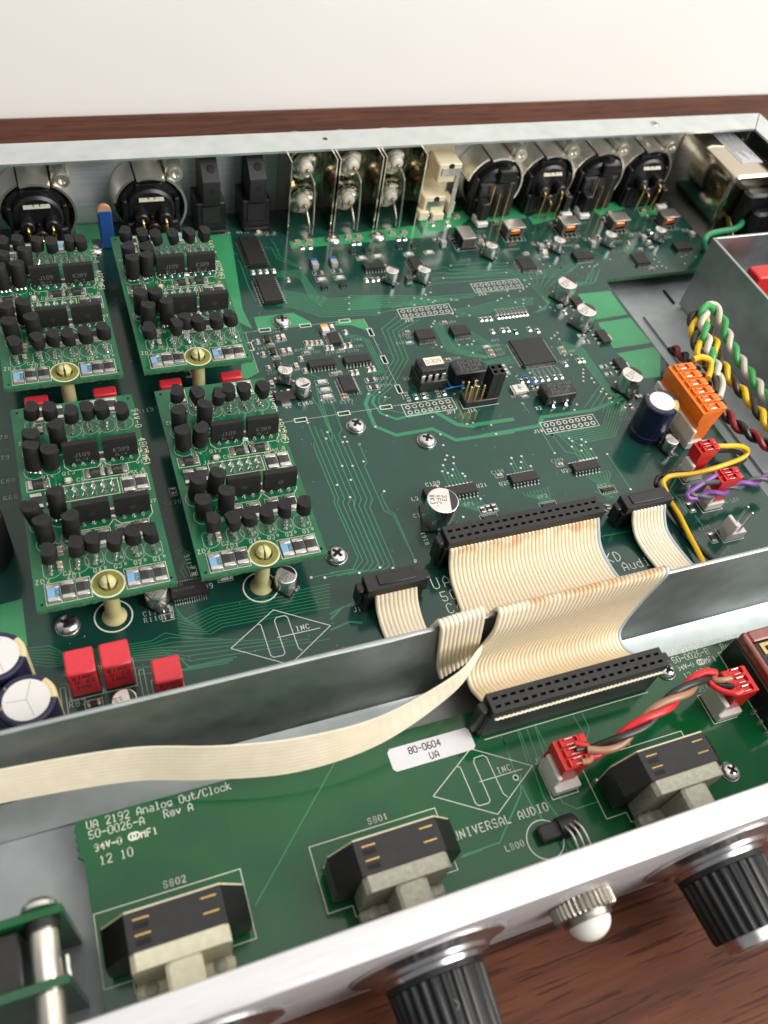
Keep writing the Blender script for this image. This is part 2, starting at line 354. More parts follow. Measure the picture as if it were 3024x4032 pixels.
def holed_plate(outer, holes, z0, z1, m, edge=None, mb=None):
    """flat plate with real through holes"""
    mb = mb or MB(); loops = [[Vector((p[0], p[1], 0)) for p in l] for l in [outer] + holes]
    flat = [p for l in loops for p in l]; tris = geometry.tessellate_polygon(loops)
    up = []
    for t in tris:
        a, b, c = (flat[i] for i in t)
        up.append(t if (b - a).cross(c - a).z > 0 else (t[0], t[2], t[1]))
    mb.add([(p.x, p.y, z1) for p in flat], up, m); mb.add([(p.x, p.y, z0) for p in flat], [tuple(reversed(t)) for t in up], m)
    for l in loops:
        n = len(l); mb.add([(p.x, p.y, z0) for p in l] + [(p.x, p.y, z1) for p in l], [(i, (i + 1) % n, n + (i + 1) % n, n + i) for i in range(n)], edge or m)
    return mb
def circ(c, r, n=10): return [(c[0] + r * math.cos(2 * math.pi * k / n), c[1] + r * math.sin(2 * math.pi * k / n)) for k in range(n)]

# ================================================================== SETTING
TABLE = -11.0
mb = MB().rbox(-1300, 1300, -800, 221, TABLE - 30, TABLE, 'wood', 2)
o = put('table_top', mb); o['kind'] = 'structure'; o['label'] = 'dark reddish brown wooden table top'
mb = MB().box(-2200, 2200, 223, 260, -800, 1700, 'wall_paint')
o = put('wall', mb); o['kind'] = 'structure'; o['label'] = 'plain off white wall behind the table'

# ================================================================== CHASSIS
ZT = 33.0
ch = thing('rack_chassis', 'open silver steel rack unit chassis lying on the wooden table', 'chassis', (0, 0, TABLE))
def cput(name, mb, label=None): return put(name, off(mb, (0, 0, TABLE)), ch, label=label)
cput('floor_panel', MB().box(-240, 217, -156, 119, -9.2, -8, 'zinc_floor'))
rp = MB().box(-240, 217, 119.2, 120.4, -9.2, ZT - 0.9, 'zinc_brushed')
cput('rear_panel', rp)
fl = holed_plate([(-240, 107.3), (206.3, 107.3), (217.9, 120.4), (-240, 120.4)], [circ((1.9,114.7), 1.1), circ((155.8,115.3), 1.2), circ((-120, 113), 1.2)], ZT - 0.9, ZT, 'zinc_flange')
cput('rear_flange', fl)
hole = MB(); hole.lathe([(2.2, 0.02), (2.0, 0.25), (1.25, 0.25), (1.1, -0.6)], (*(155.8,115.3), ZT), 'steel', cap0=False, cap1=False); cput('threaded_insert', hole)
cput('side_panel', MB().box(217, 218, -156, 119, -9.2, ZT - 0.9, 'zinc'))
cput('side_flange', holed_plate([(206.5, 107.0), (206.5, -156), (218.1, -156), (218.1, 120.0)], [], ZT - 0.9, ZT, 'zinc_flange'))
# inner sheet-metal divider with its folded foot
dv = MB()
prof = [(-99.0, 29.2), (-98.7, 29.4), (-98.2, 29.4), (-97.9, 29.2), (-97.9, -8), (-108.0, -8), (-108.0, -6.9), (-100.4, -6.9), (-99.4, -6.5), (-99.0, -5.6)]
N = 60
rings = []
for i in range(N + 1):
    x = -240 + 446 * i / N; d = Vector((x + 46, 0)).length
    dent = 0.5 * math.exp(-((x + 50) / 4.0) ** 2)
    rings.append([(x, y + (dent if (k in (0, 9)) else 0) * (-1 if k == 0 else 0), z) for k, (y, z) in enumerate(prof)])
dv.loft(rings, 'zinc')
cput('divider', dv, 'thin grey sheet metal divider standing across the chassis')
# power section shield
cput('shield_wall', MB().rbox(142.4, 143.6, -97.5, 41.6, -6.8, 26.5, 'zinc', 0.25))
cput('shield_rear_wall', MB().rbox(143.8, 206, 40.6, 41.8, -6.8, 26.5, 'zinc', 0.25))
cput('shield_foot', MB().box(122.2, 142.2, -97.5, 37.0, -7.9, -6.8, 'zinc_floor'))
cput('shield_tray', MB().box(143.8, 206, -97.5, 40.4, -7.9, -6.8, 'zinc_floor'))
cput('floor_slot', MB().box(141.2, 142.0, 43, 52, -8.0, -7.2, 'hole_black'))
# front panel, thick aluminium with a soft top edge
pf = [(-156.5, -10.98), (-156.5, ZT - 0.25), (-156.75, ZT), (-162.1, ZT), (-162.65, ZT - 0.25), (-162.9, ZT - 0.8), (-162.9, -10.5), (-162.6, -10.98)]
fp = MB(); fp.loft([[(x, y, z) for y, z in pf] for x in (-245, 222)], 'panel_white')
cput('front_panel', fp, 'thick white finished aluminium front panel')

# tiny worn printing round the knobs
pr_ = MB()
for cx in (15.3, -57.8, -106.2):
    for k in range(-3, 8):
        a = math.radians(90 + k * 26 - 40); x, z = cx + 19.5 * math.cos(a), 10.8 + 19.5 * math.sin(a)
        if -6 < z < 29: pr_.box(x - 1.4, x - 0.2, -162.93, -162.90, z, z + 0.7, 'print_grey').box(x + 0.1, x + 0.9, -162.93, -162.90, z + 0.1, z + 0.6, 'print_grey')
if pr_.v: cput('panel_print', pr_)

# ================================================================== KNOBS AND LAMP ON THE FRONT PANEL
def knob(cx, label):
    t = thing('knob', label, 'knob', (cx, -163.0, 10.8), 'fluted black knobs on the front panel')
    put('skirt', MB().lathe([(17.2, 0), (17.2, -0.5), (15.0, -1.0), (13.4, -1.6), (12.9, -2.4), (11.2, -2.7), (10.8, -3.6)], (0, 0, 0), 'chrome', 'y', 64, cap1=False), t)
    fl_ = MB(); rings = []
    n = 108
    for (r, h, fl) in ((10.6, -3.4, 0), (10.7, -4.8, 0), (10.5, -5.0, 1), (9.7, -17.5, 1), (9.3, -18.2, 0)):
        ring = []
        for k in range(n):
            a = 2 * math.pi * k / n; rr = r - (0.55 if fl and k % 4 in (0, 1) else 0); ring.append((rr * math.sin(a), h, rr * math.cos(a)))
        rings.append(ring)
    fl_.loft(rings, 'black_plastic'); put('grip', fl_, t)
    put('cap', MB().lathe([(7.6, -18.0), (7.6, -20.6), (7.1, -21.1), (6.6, -21.1), (6.3, -20.8)], (0, 0, 0), 'aluminium', 'y', 48), t)
    return t
knob(15.3, 'black fluted knob with silver end cap at the right edge of the front panel')
k2 = knob(-57.8, 'black fluted knob with a worn mark, nearest the bottom of the photo')
wm = MB(); text(wm, 'D', (-0.6, -11.5, 9.98), 1.5, 'print_grey', u=(1, 0, 0), v=(0, 1, 0.05)); put('worn_mark', wm, k2)
knob(-106.2, 'knob with only its round silver skirt showing at the bottom left')
t = thing('indicator_lamp', 'white domed indicator lamp in a ribbed silver ring between the knobs', 'lamp', (-21.4, -163.0, 12.0))
rg = MB(); rings = []
for r, h in ((7.3, 0), (7.4, -0.4), (7.4, -2.9), (7.0, -3.3), (5.8, -3.5), (5.6, -4.6), (5.2, -4.8)):
    ring = []
    for k in range(144):
        a = 2 * math.pi * k / 144; rr = r - (0.45 if 0.3 < -h < 3.0 and k % 4 < 2 else 0); ring.append((rr * math.sin(a), h, rr * math.cos(a)))
    rings.append(ring)
rg.loft(rings, 'nickel_dark', cap0=False); put('ring', rg, t)
put('lens', MB().lathe([(4.9, -4.4)] + [(4.9 * math.cos(a), -4.6 - 4.0 * math.sin(a)) for a in [i * math.pi / 20 for i in range(0, 10)]], (0, 0, 0), 'milk_glass', 'y', 36), t)

# ================================================================== COMPONENT BUILDERS (shared meshes)
CACHE = {}
def cached(key, fn):
    if key not in CACHE: CACHE[key] = fn()
    return CACHE[key]
def chip_mesh(l, w, h, body, endfrac=0.22, end='tin'):
    def mk():
        m = MB(); e = l * endfrac; g = 0.03
        m.rbox(-l / 2 + e, l / 2 - e, -w / 2, w / 2, 0.05, h, body, 0.04)
        for s_ in (-1, 1):
            x0, x1 = sorted((s_ * (l / 2 - e), s_ * l / 2)); m.rbox(x0, x1, -w / 2 - g, w / 2 + g, 0.05, h + g, end, 0.06)
            # solder fillet wedge
            xo = s_ * (l / 2 + 0.35)
            a = [(s_ * l / 2, -w / 2, 0.02), (xo, -w / 2 - .05, 0.02), (s_ * l / 2, -w / 2, h * 0.7)]; b = [(p[0], -p[1], p[2]) for p in a]
            m.loft([a, b] if s_ > 0 else [b, a], 'solder')
        return m.mesh('chip')
    return cached(('chip', l, w, h, body, end), mk)
CH = {'r6': (1.6, 0.85, 0.45, 'res_black'), 'c6': (1.6, 0.85, 0.8, 'ceramic'), 'c8': (2.1, 1.3, 1.1, 'ceramic'), 'p8': (2.1, 1.3, 1.1, 'ceramic_pale'), 'r8': (2.1, 1.3, 0.5, 'res_black'),
      'r12': (3.2, 1.6, 0.6, 'res_black'), 'w12': (3.2, 1.6, 0.6, 'res_white'), 'r20': (5.0, 2.9, 0.7, 'res_black'), 'b20': (5.0, 2.9, 0.7, 'res_blue'), 'd8': (2.1, 1.4, 0.6, 'grey_block')}
def chip(parent, typ, x, y, v, z=0, silk=None, label=None):
    l, w, h, b = CH[typ]; rz = (math.pi / 2 if v else 0) + random.uniform(-0.03, 0.03)
    o = put('chip_capacitor' if typ[0] in 'cp' else 'chip_resistor', chip_mesh(l, w, h, b), parent, (x, y, z), (0, 0, rz), label=label)
    if silk is not None:
        a, c = (w / 2 + 0.35, l / 2 + 0.55) if v else (l / 2 + 0.55, w / 2 + 0.35)
        silk.line([(x - a, y - c), (x + a, y - c), (x + a, y + c), (x - a, y + c), (x - a, y - c)], 0.16, z + 0.05, 'silk_dim')
    return o
def ic_meshes(bx, by, h, np_, pitch, sides, lead):
    def mk():
        m = MB(); c = 0.22
        def rr(i, z): return [(-bx / 2 + i, -by / 2 + i, z), (bx / 2 - i, -by / 2 + i, z), (bx / 2 - i, by / 2 - i, z), (-bx / 2 + i, by / 2 - i, z)]
        m.loft([rr(c, 0.12), rr(0, h * 0.5), rr(0, h * 0.55), rr(c, h)], 'ic_black')
        m.ring((-bx / 2 + 0.9, -by / 2 + 0.9), 0.0, 0.38, h + 0.01, 'res_black', 12)
        p = MB()
        def pin(t, side):
            w = min(0.42, pitch * 0.36); q = []
            for (d, z) in ((0, h * 0.55), (lead * 0.35, h * 0.55), (lead * 0.6, 0.08), (lead, 0.06)):
                q.append((d, z))
            pts = []
            for k, (d, z) in enumerate(q):
                for e in (-w / 2, w / 2):
                    for zz in (z, z - 0.12 if k < 2 else z - 0.05):
                        if side in '-y': pts.append((t + e, -by / 2 - d, zz))
                        elif side == '+': pts.append((t + e, by / 2 + d, zz))
                        elif side == 'l': pts.append((-bx / 2 - d, t + e, zz))
                        else: pts.append((bx / 2 + d, t + e, zz))
            f = []
            for k in range(3):
                a = 4 * k; b = a + 4
                f += [(a, a + 2, b + 2, b), (a + 1, b + 1, b + 3, a + 3), (a, b, b + 1, a + 1), (a + 2, a + 3, b + 3, b + 2)]
            f.append((12, 14, 15, 13)); p.add(pts, f, 'tin')
        for k in range(np_):
            t = (k - (np_ - 1) / 2) * pitch
            if sides in ('y', 'q'): pin(t, '-'); pin(t, '+')
            if sides in ('x', 'q'): pin(t, 'l'); pin(t, 'r')
        return m.mesh('ic_body'), p.mesh('ic_pins', 0)
    return cached(('ic', bx, by, h, np_, pitch, sides, lead), mk)
def ic(parent, x, y, bx, by, h, np_, pitch, sides, lead=1.0, z=0, rz=0, label=None):
    a, b = ic_meshes(bx, by, h, np_, pitch, sides, lead)
    o = put('integrated_circuit', a, parent, (x, y, z), (0, 0, rz), label=label); put('pins', b, o, kind='stuff'); return o
def can(parent, x, y, d, h, txt=('33', 'VFC.', '8K3'), rz=0.0, z=0, label=None):
    def mk():
        r = d / 2; m = MB(); z0 = 0.7
        m.lathe([(r - 0.25, z0), (r - 0.05, z0 + 0.2), (r, z0 + 0.5), (r, h - 0.45), (r - 0.12, h - 0.15), (r - 0.4, h)], (0, 0, 0), 'aluminium', seg=40)
        m.disc((0, 0), r - 0.42, h + 0.012, 'cap_top', 36)
        seg = [((r - 0.42) * math.cos(a), (r - 0.42) * math.sin(a)) for a in [math.radians(-62 + 124 * i / 16) for i in range(17)]]
        m.sheet(seg, h + 0.024, 'res_black')
        k = d / 10.0
        for i, s_ in enumerate(txt): text(m, s_, (-1.2 * k - i * 0 + (1.9 - 1.9 * i) * k - 0.9 * k, (2.0 - 0.0 * i) * k - 0.2 * k, h + 0.03), 1.35 * k, 'print_black', u=(0, -1, 0), v=(1, 0, 0))
        b = MB(); q = r + 0.15; c = d * 0.14
        b.prism([(-q, -q), (q - c, -q), (q, -q + c), (q, q - c), (q - c, q), (-q, q)], 0.06, 0.95, 'black_plastic')
        for s_ in (-1, 1): b.box(-0.45, 0.45, *sorted((s_ * q, s_ * (q + 0.7))), 0.04, 0.35, 'tin')
        return m.mesh('can'), b.mesh('can_base', 0)
    a, b = cached(('can', d, h, txt), mk)
    o = put('electrolytic_capacitor', a, parent, (x, y, z), (0, 0, rz), label=label); put('base', b, o); return o
def screw_mesh():
    m = MB(); R = 3.1; n = 40; rings = []
    prof = [(R * 0.98, 0.5), (R, 0.8), (R * 0.94, 1.3), (R * 0.78, 1.8), (R * 0.55, 2.15), (R * 0.3, 2.3)]
    m.lathe([(R * 1.05, 0.05), (R * 1.05, 0.5), (R * 0.98, 0.5)], (0, 0, 0), 'steel', seg=n, cap1=False)
    m.lathe(prof + [(0.02, 2.35)], (0, 0, 0), 'steel', seg=n, cap0=False)
    for a in (0.5, 0.5 + math.pi / 2):
        u = Vector((math.cos(a), math.sin(a), 0)); w = Vector((-u.y, u.x, 0)) * 0.5
        pts = []
        for t, z in ((-1.75, 2.12), (-0.7, 2.36), (0.7, 2.36), (1.75, 2.12)):
            pts += [u * t + w + Vector((0, 0, z + 0.03)), u * t - w + Vector((0, 0, z + 0.03))]
        m.add(pts, [(1, 0, 2, 3)[::-1], (3, 2, 4, 5)[::-1], (5, 4, 6, 7)[::-1]], 'hole_black')
    return m.mesh('screw')
def screw(parent, x, y, z=0, rz=0.0, label=None): return put('screw', cached('screw', screw_mesh), parent, (x, y, z), (0, 0, rz), label=label)

# ================================================================== MAIN CIRCUIT BOARD
mbd = thing('main_circuit_board', 'large dark green main circuit board filling the rear of the chassis', 'circuit board', (0, 0, 0))
ZS = 0.05      # height of the printed legend above the solder mask
silk = MB(); trc = MB(); via = MB(); pads = MB(); pour = []
HD = [((0.0,0.0), 7, 'JP7', 'tr'), ((16.1, 48.7), 8, 'J15', 'bl'), ((51.6, 58.9), 8, 'J18', 'bl'), ((45.8, -17.9), 8, 'J19', 'bl')]
holes = []
for (hx, hy), n, nm, sq in HD:
    for i in range(n):
        for j in range(2):
            c = (hx + 2.54 * i, hy - 2.54 * j); holes.append(circ(c, 0.52, 8))
            if (sq == 'tr' and i == n - 1 and j == 0) or (sq == 'bl' and i == 0 and j == 1):
                q = 0.86; s4 = circ(c, 0.54, 8)
                o8 = [(c[0] + q * x_, c[1] + q * y_) for x_, y_ in ((1, 0), (1, 1), (0, 1), (-1, 1), (-1, 0), (-1, -1), (0, -1), (1, -1))]
                pads.add([(*p, 0.05) for p in s4] + [(*p, 0.05) for p in o8], [(k, 8 + k, 8 + (k + 1) % 8, (k + 1) % 8) for k in range(8)], 'tin')
            else: pads.ring(c, 0.54, 0.92, 0.05, 'tin', 16)
    x0, x1, y0, y1 = hx - 1.9, hx + 2.54 * (n - 1) + 1.9, hy - 2.54 - 1.5, hy + 1.5
    silk.line([(x0, y0), (x1, y0), (x1, y1), (x0, y1), (x0, y0)], 0.2, ZS, 'silk')
    text(silk, nm, ((x1 - 4.6) if sq == 'tr' else x0 + 0.6, y0 - 1.9, ZS), 1.4, 'silk') if nm != 'J19' else text(silk, nm, (x0 - 4.0, y0 + 1.4, ZS), 1.4, 'silk')
slots_h = [(-38.3,47.2),(-23.1,47.1),(-7.9,47.2),(-7.5,1.6),(-22.7,1.6),(-37.9,1.6)]
slots_v = [(-0.2,39.5),(-0.1,24.4),(0.0,9.1),(-45.6,39.5),(-45.3,9.1)]
for c in slots_h: holes.append([(c[0] - 1.6, c[1] - 0.45), (c[0] + 1.6, c[1] - 0.45), (c[0] + 1.6, c[1] + 0.45), (c[0] - 1.6, c[1] + 0.45)])
for c in slots_v: holes.append([(c[0] - 0.45, c[1] - 1.6), (c[0] + 0.45, c[1] - 1.6), (c[0] + 0.45, c[1] + 1.6), (c[0] - 0.45, c[1] + 1.6)])
sub = holed_plate([(-235, -96.6), (109.7, -96.6), (109.7, 54.3), (172, 54.3), (172, 119), (-235, 119)], holes, -1.6, 0, 'mask_dark', 'board_edge')
put('substrate', sub, mbd)
for cs, a, b in ((slots_h, 2.05, 0.85), (slots_v, 0.85, 2.05)):
    for c in cs: silk.line([(c[0] - a, c[1] - b), (c[0] + a, c[1] - b), (c[0] + a, c[1] + b), (c[0] - a, c[1] + b), (c[0] - a, c[1] - b)], 0.28, ZS, 'silk')
# the dashed outline that joins the slots
sl = sorted(slots_h[:3]); xr = (-0.4,47.0)
silk.line([(-46.9,47.1), (sl[0][0] - 2.05, sl[0][1])], 0.16, ZS, 'silk_dim'); silk.line([(sl[0][0] + 2.05, sl[0][1]), (sl[1][0] - 2.05, sl[1][1])], 0.16, ZS, 'silk_dim')
silk.line([(sl[1][0] + 2.05, sl[1][1]), (sl[2][0] - 2.05, sl[2][1])], 0.16, ZS, 'silk_dim'); silk.line([(sl[2][0] + 2.05, sl[2][1]), xr, (slots_v[0][0], slots_v[0][1] + 2.05)], 0.16, ZS, 'silk_dim')
for a, b in ((0, 1), (1, 2)): silk.line([(slots_v[a][0], slots_v[a][1] - 2.05), (slots_v[b][0], slots_v[b][1] + 2.05)], 0.16, ZS, 'silk_dim')
bl = sorted(slots_h[3:]); silk.line([(slots_v[2][0], slots_v[2][1] - 2.05), (slots_v[2][0], bl[2][1] + 2.2)], 0.16, ZS, 'silk_dim')
silk.line([(bl[2][0] + 2.05, bl[2][1]), (-0.1,1.7)], 0.16, ZS, 'silk_dim'); silk.line([(bl[2][0] - 2.05, bl[2][1]), (bl[1][0] + 2.05, bl[1][1])], 0.16, ZS, 'silk_dim'); silk.line([(bl[1][0] - 2.05, bl[1][1]), (bl[0][0] + 2.05, bl[0][1])], 0.16, ZS, 'silk_dim')
silk.line([(bl[0][0] - 2.05, bl[0][1]), (bl[0][0] - 8, bl[0][1])], 0.16, ZS, 'silk_dim'); silk.line([(-45.5,46.9), (-45.9,26.2)], 0.16, ZS, 'silk_dim')

# lighter copper areas showing through the mask, each its own sheet
POURS = [
 [(-40.7,48.6),(-40.5,54.7),(-25.6,54.8),(-20.5,48.6),(-21.3,47.3),(-40.9,48.1)],
 [(-12.7,45.3),(-10.9,47.3),(-0.6,46.7),(-0.1,40.9),(-1.0,40.4),(-6.3,44.5)],
 [(92.8,47.3),(108.2,47.1),(108.1,32.0),(93.0,31.3),(92.9,42.5)],
 [(92.6,29.4),(108.2,29.9),(109.2,14.4),(91.6,14.3)],
 [(91.7,11.4),(109.0,12.0),(109.2,7.4),(102.4,-3.8),(95.3,-3.3)],
 [(-15.2,97.6),(41.4,101.4),(41.5,92.7),(-15.6,92.7)],
 [(44.5,106.3),(66.9,109.1),(68.0,103.5),(61.4,98.9),(43.1,93.3)],
 [(68.6,112.3),(87.0,114.4),(95.1,108.4),(94.5,100.3),(67.8,99.5)],
 [(95.4,101.0),(120.7,110.6),(118.8,101.5),(103.7,96.7),(95.4,95.3)],
 [(128.9,104.2),(147.0,107.7),(146.5,101.3),(130.9,97.7)],
 [(152.4,101.5),(164.7,102.9),(164.1,95.5),(151.3,94.3)],
 [(-134.8,-47.6),(-129.3,-47.1),(-129.3,-61.9),(-133.5,-62.0),(-135.9,-60.8)],
 [(-95.4,118.4),(-86.5,118.4),(-85.8,108.3),(-94.6,108.7)],
 [(-45.6,107.0),(-37.3,104.8),(-43.4,59.9),(-42.5,48.4),(-46.4,52.8)],
 [(-50.3,33.1),(-46.2,33.9),(-45.7,26.2),(-50.5,23.8),(-52.4,24.4)],
]
for i, p in enumerate(POURS):
    pl = [Vector((q[0], q[1], 0)) for q in p]; tr = geometry.tessellate_polygon([pl]); m = MB()
    m.add([(q.x, q.y, 0.03 + 0.002 * (i % 3)) for q in pl], [t if (pl[t[1]] - pl[t[0]]).cross(pl[t[2]] - pl[t[0]]).z > 0 else t[::-1] for t in tr], 'mask_light'); put('copper_area', m, mbd)

TZ = 0.0
def trace(pts, w=0.34, ends=True, z=0.022, m='mask_trace', mbx=None):
    global TZ
    TZ += 0.00006; (mbx or trc).line(pts, w + 0.06, 0.012 + TZ, m)
    if ends:
        for p in (pts[0], pts[-1]): via.disc(p, 0.42, 0.05, 'tin', 10)
def bundle(a, b, n, w=0.26, ends=True, m='mask_trace', mbx=None):
    for k in range(n):
        t = k / (n - 1); trace([(p[0] * (1 - t) + q[0] * t, p[1] * (1 - t) + q[1] * t) for p, q in zip(a, b)], w, ends and k % 3 == 0, 0.022 + 0.0002 * k, m, mbx)
# the wide bus that leaves the two long chips
bundle([(-25.7,67.7),(-22.4,66.4),(-9.7,60.3),(10.8,59.1)], [(-30.6,59.8),(-25.2,57.9),(-15.8,50.8),(7.1,48.5)], 11, 0.3, False)
bundle([(22.0,51.7),(6.6,52.4),(-4.1,53.3)], [(40.6,52.4),(18.6,58.0),(-1.6,61.1)], 8, 0.3)
bundle([(-24.7,79.4),(-17.4,79.2),(-15.5,77.8),(-13.7,64.0),(-10.0,60.4)], [(-26.6,76.3),(-19.1,75.7),(-17.2,73.4),(-16.9,62.5),(-13.7,57.9)], 5, 0.26, False)
bundle([(23.4,55.5),(38.3,54.8),(63.5,53.9)], [(6.6,49.5),(25.0,51.3),(39.9,51.9)], 4, 0.26)
bundle([(46.1,72.9),(60.3,73.0),(71.4,71.1)], [(39.9,65.7),(53.9,65.0),(68.1,65.1)], 4, 0.26)
bundle([(37.6,72.0),(43.4,72.2),(45.0,70.2),(70.0,66.9),(76.2,60.0)], [(32.2,62.8),(39.7,63.0),(43.3,62.5),(67.1,61.7),(73.3,55.9)], 4, 0.26, False)
bundle([(-25.4,94.8),(-23.3,94.2),(-22.9,87.3),(-15.6,80.1)], [(-22.3,99.5),(-21.5,97.0),(-21.5,88.3),(-14.0,79.3)], 2, 0.26)
bundle([(-38.3,88.6),(-37.8,86.2),(-38.1,70.5),(-37.4,63.3)], [(-39.1,100.5),(-39.0,96.3),(-38.8,92.7),(-37.5,92.0)], 2, 0.26, False)
# heavy paired tracks sweeping round the jumper block
trace([(-10.9,9.0),(-14.0,4.5),(-14.2,-6.2),(-8.4,-11.5),(4.9,-11.3),(11.0,-17.8),(32.9,-18.4)], 1.3, False); trace([(-9.4,7.8),(-11.4,4.8),(-10.2,-0.9),(-5.8,-4.5),(-1.6,-4.0)], 0.9, False)
trace([(-1.6,-4.0),(8.4,-3.3),(14.3,-11.2),(19.4,-13.0),(20.9,-12.5),(35.5,-12.8)], 1.6, False)
trace([(21.0,-17.9),(43.3,-17.6),(46.1,-13.9),(66.6,-14.6),(81.7,-11.3)], 1.4, False)
trace([(-7.8,7.1),(-9.3,4.4),(-8.7,0.9),(-1.7,-2.6)], 0.3, False); trace([(-6.1,6.3),(-7.5,4.1),(-4.5,6.3)], 0.3)
# runs left of the jumper block
bundle([(13.5,46.9),(4.6,40.5),(3.6,24.0),(-5.1,13.9),(-12.4,8.4)], [(20.9,43.2),(10.2,38.0),(8.8,23.1),(-1.1,11.4),(-7.9,6.7)], 4, 0.28, False)
bundle([(-10.0,39.3),(-6.2,38.9),(-2.2,35.7),(-2.0,18.6),(-6.7,17.1)], [(-10.7,38.3),(-7.4,37.7),(-3.7,34.9),(-3.6,19.4),(-7.0,18.5)], 3, 0.24, False)
# long runs down the middle of the board
trace([(-37.0,-9.7),(-36.7,-32.9),(-37.4,-34.2),(-36.6,-55.9),(-39.5,-59.3),(-52.1,-59.2)], 0.24); trace([(-22.0,-12.9),(-22.0,-20.9),(-23.3,-22.1),(-23.1,-40.9),(-20.8,-43.4),(-20.3,-61.2)], 0.24); trace([(-25.2,7.5),(-25.6,-5.4),(-27.4,-7.4),(-27.1,-21.3)], 0.24); trace([(-28.4,9.0),(-29.4,-7.0),(-30.7,-9.9),(-30.4,-20.6)], 0.24)
bundle([(-35.9,-0.1),(-35.5,-33.1),(-36.4,-34.5),(-35.6,-57.1),(-39.0,-60.0),(-48.3,-60.2)], [(-25.6,-10.9),(-25.2,-35.8),(-27.1,-38.5),(-26.9,-61.1),(-27.4,-61.6),(-27.7,-61.9)], 7, 0.24)
trace([(-31.9,-33.4),(-31.1,-35.9),(-31.8,-37.1),(-31.4,-60.7)], 0.24); trace([(-20.5,-33.5),(-22.0,-35.1),(-21.6,-41.5),(-20.2,-42.6),(-20.2,-60.9)], 0.24)
trace([(-28.6,22.5),(-25.8,19.4),(-28.1,16.8),(-29.3,8.0),(-29.6,-5.5)], 0.24, False); trace([(-31.3,13.0),(-30.9,8.4),(-30.1,7.5),(-29.9,-5.5)], 0.24, False)
# bus along the front edge
bundle([(-130.7,-62.3),(-124.0,-63.2),(-120.5,-66.5),(-99.0,-68.3),(-95.1,-66.8),(-86.4,-71.0)], [(-130.2,-66.6),(-125.1,-69.1),(-120.8,-69.7),(-95.8,-73.4),(-90.2,-76.7),(-52.7,-79.8)], 7, 0.18, False)
bundle([(-91.0,-59.5),(-89.2,-63.9),(-81.7,-61.9),(-47.5,-62.7)], [(-91.6,-67.7),(-83.5,-70.1),(-80.0,-68.8),(-49.7,-70.0)], 8, 0.18, False)
bundle([(-120.9,-70.2),(-93.0,-74.8),(-91.1,-78.3),(-78.5,-78.6)], [(-122.9,-74.9),(-100.7,-77.5),(-96.3,-78.7),(-80.9,-79.8)], 3, 0.3, False)
bundle([(-88.2,-41.8),(-85.7,-43.8),(-87.2,-48.3),(-85.0,-56.4)], [(-86.1,-40.1),(-83.3,-42.9),(-84.8,-44.7),(-83.0,-54.9)], 4, 0.24, False)
trace([(-46.3,-58.9),(-38.6,-59.6)], 0.3, False); trace([(-50.9,-74.0),(-46.2,-70.9),(-40.4,-70.9)], 0.5, False); trace([(-51.9,-77.2),(-45.9,-76.0),(-42.5,-77.2)], 0.5, False); trace([(-50.4,-72.3),(-47.5,-71.3),(-39.9,-69.5)], 0.4, False)
# logic chips to resistor packs
for cx, cy, rx, ry in ((4.3, -39.2, 8.9, -51.2), (28.7, -41.2, 30.4, -51.0), (53.6, -38.6, 53.6, -49.6)):
    for k in range(8): trace([(cx - 4.45 + 1.27 * k, cy - 2.9), (cx - 4.45 + 1.27 * k, cy - 4.0 - 0.15 * k), (rx - 2.1 + 0.6 * k, ry + 3.2), (rx - 2.1 + 0.6 * k, ry + 1.3)], 0.2, False)
    for k in range(1, 7): trace([(cx - 4.45 + 1.27 * k, cy + 2.9), (cx - 4.45 + 1.27 * k, cy + 7.0 + (k % 3) * 2.4)], 0.22)
    for k in range(7): trace([(rx - 2.1 + 0.7 * k, ry - 1.3), (rx - 2.1 + 0.7 * k, ry - 4.2)], 0.2, False)
# fan-out round the square processor and J19
bundle([(71.4,22.1),(79.1,16.5),(79.3,-17.0),(77.7,-20.4)], [(70.9,14.8),(75.1,13.5),(76.1,-3.4),(63.9,-13.0)], 8, 0.24, False)
bundle([(79.8,-15.9),(68.6,-28.0),(56.5,-28.2)], [(76.7,-10.3),(66.7,-22.4),(45.9,-22.7)], 7, 0.26)
bundle([(45.9,-22.7),(47.0,-30.7),(51.1,-33.2),(52.7,-37.9)], [(50.7,-23.3),(53.4,-28.8),(54.7,-31.5),(55.3,-35.7)], 3, 0.26)
trace([(42.8,-20.0),(42.9,-30.6)], 0.3); trace([(61.5,-35.0),(61.8,-51.1)], 0.3); trace([(52.0,-49.3),(57.4,-51.6)], 0.2, False); trace([(48.8,-49.0),(54.5,-53.2)], 0.3, False)
trace([(41.8,-66.4),(52.8,-66.9)], 0.3, False); trace([(80.7,-50.5),(75.9,-54.1),(76.5,-64.6)], 0.5, False); trace([(78.3,-66.3),(78.7,-70.8)], 0.5, False)
bundle([(69.4,66.4),(74.8,57.8),(75.9,50.5),(76.9,43.9),(74.3,40.3)], [(94.1,61.6),(80.9,52.7),(80.8,47.4),(77.1,43.3),(69.3,39.4)], 7, 0.24, False)
bundle([(111.2,61.6),(104.0,53.4),(97.1,53.8)], [(104.9,60.0),(100.3,53.9),(95.7,52.8)], 3, 0.26, False)
bundle([(25.3,40.8),(24.9,24.7),(32.2,20.4),(38.4,18.3)], [(28.6,40.3),(28.5,26.1),(34.2,21.6),(39.9,19.0)], 5, 0.24, False)
bundle([(28.4,32.4),(28.3,25.7),(29.6,23.4),(38.5,22.8)], [(30.2,32.1),(30.5,26.3),(32.0,25.5),(39.6,25.2)], 3, 0.24, False)
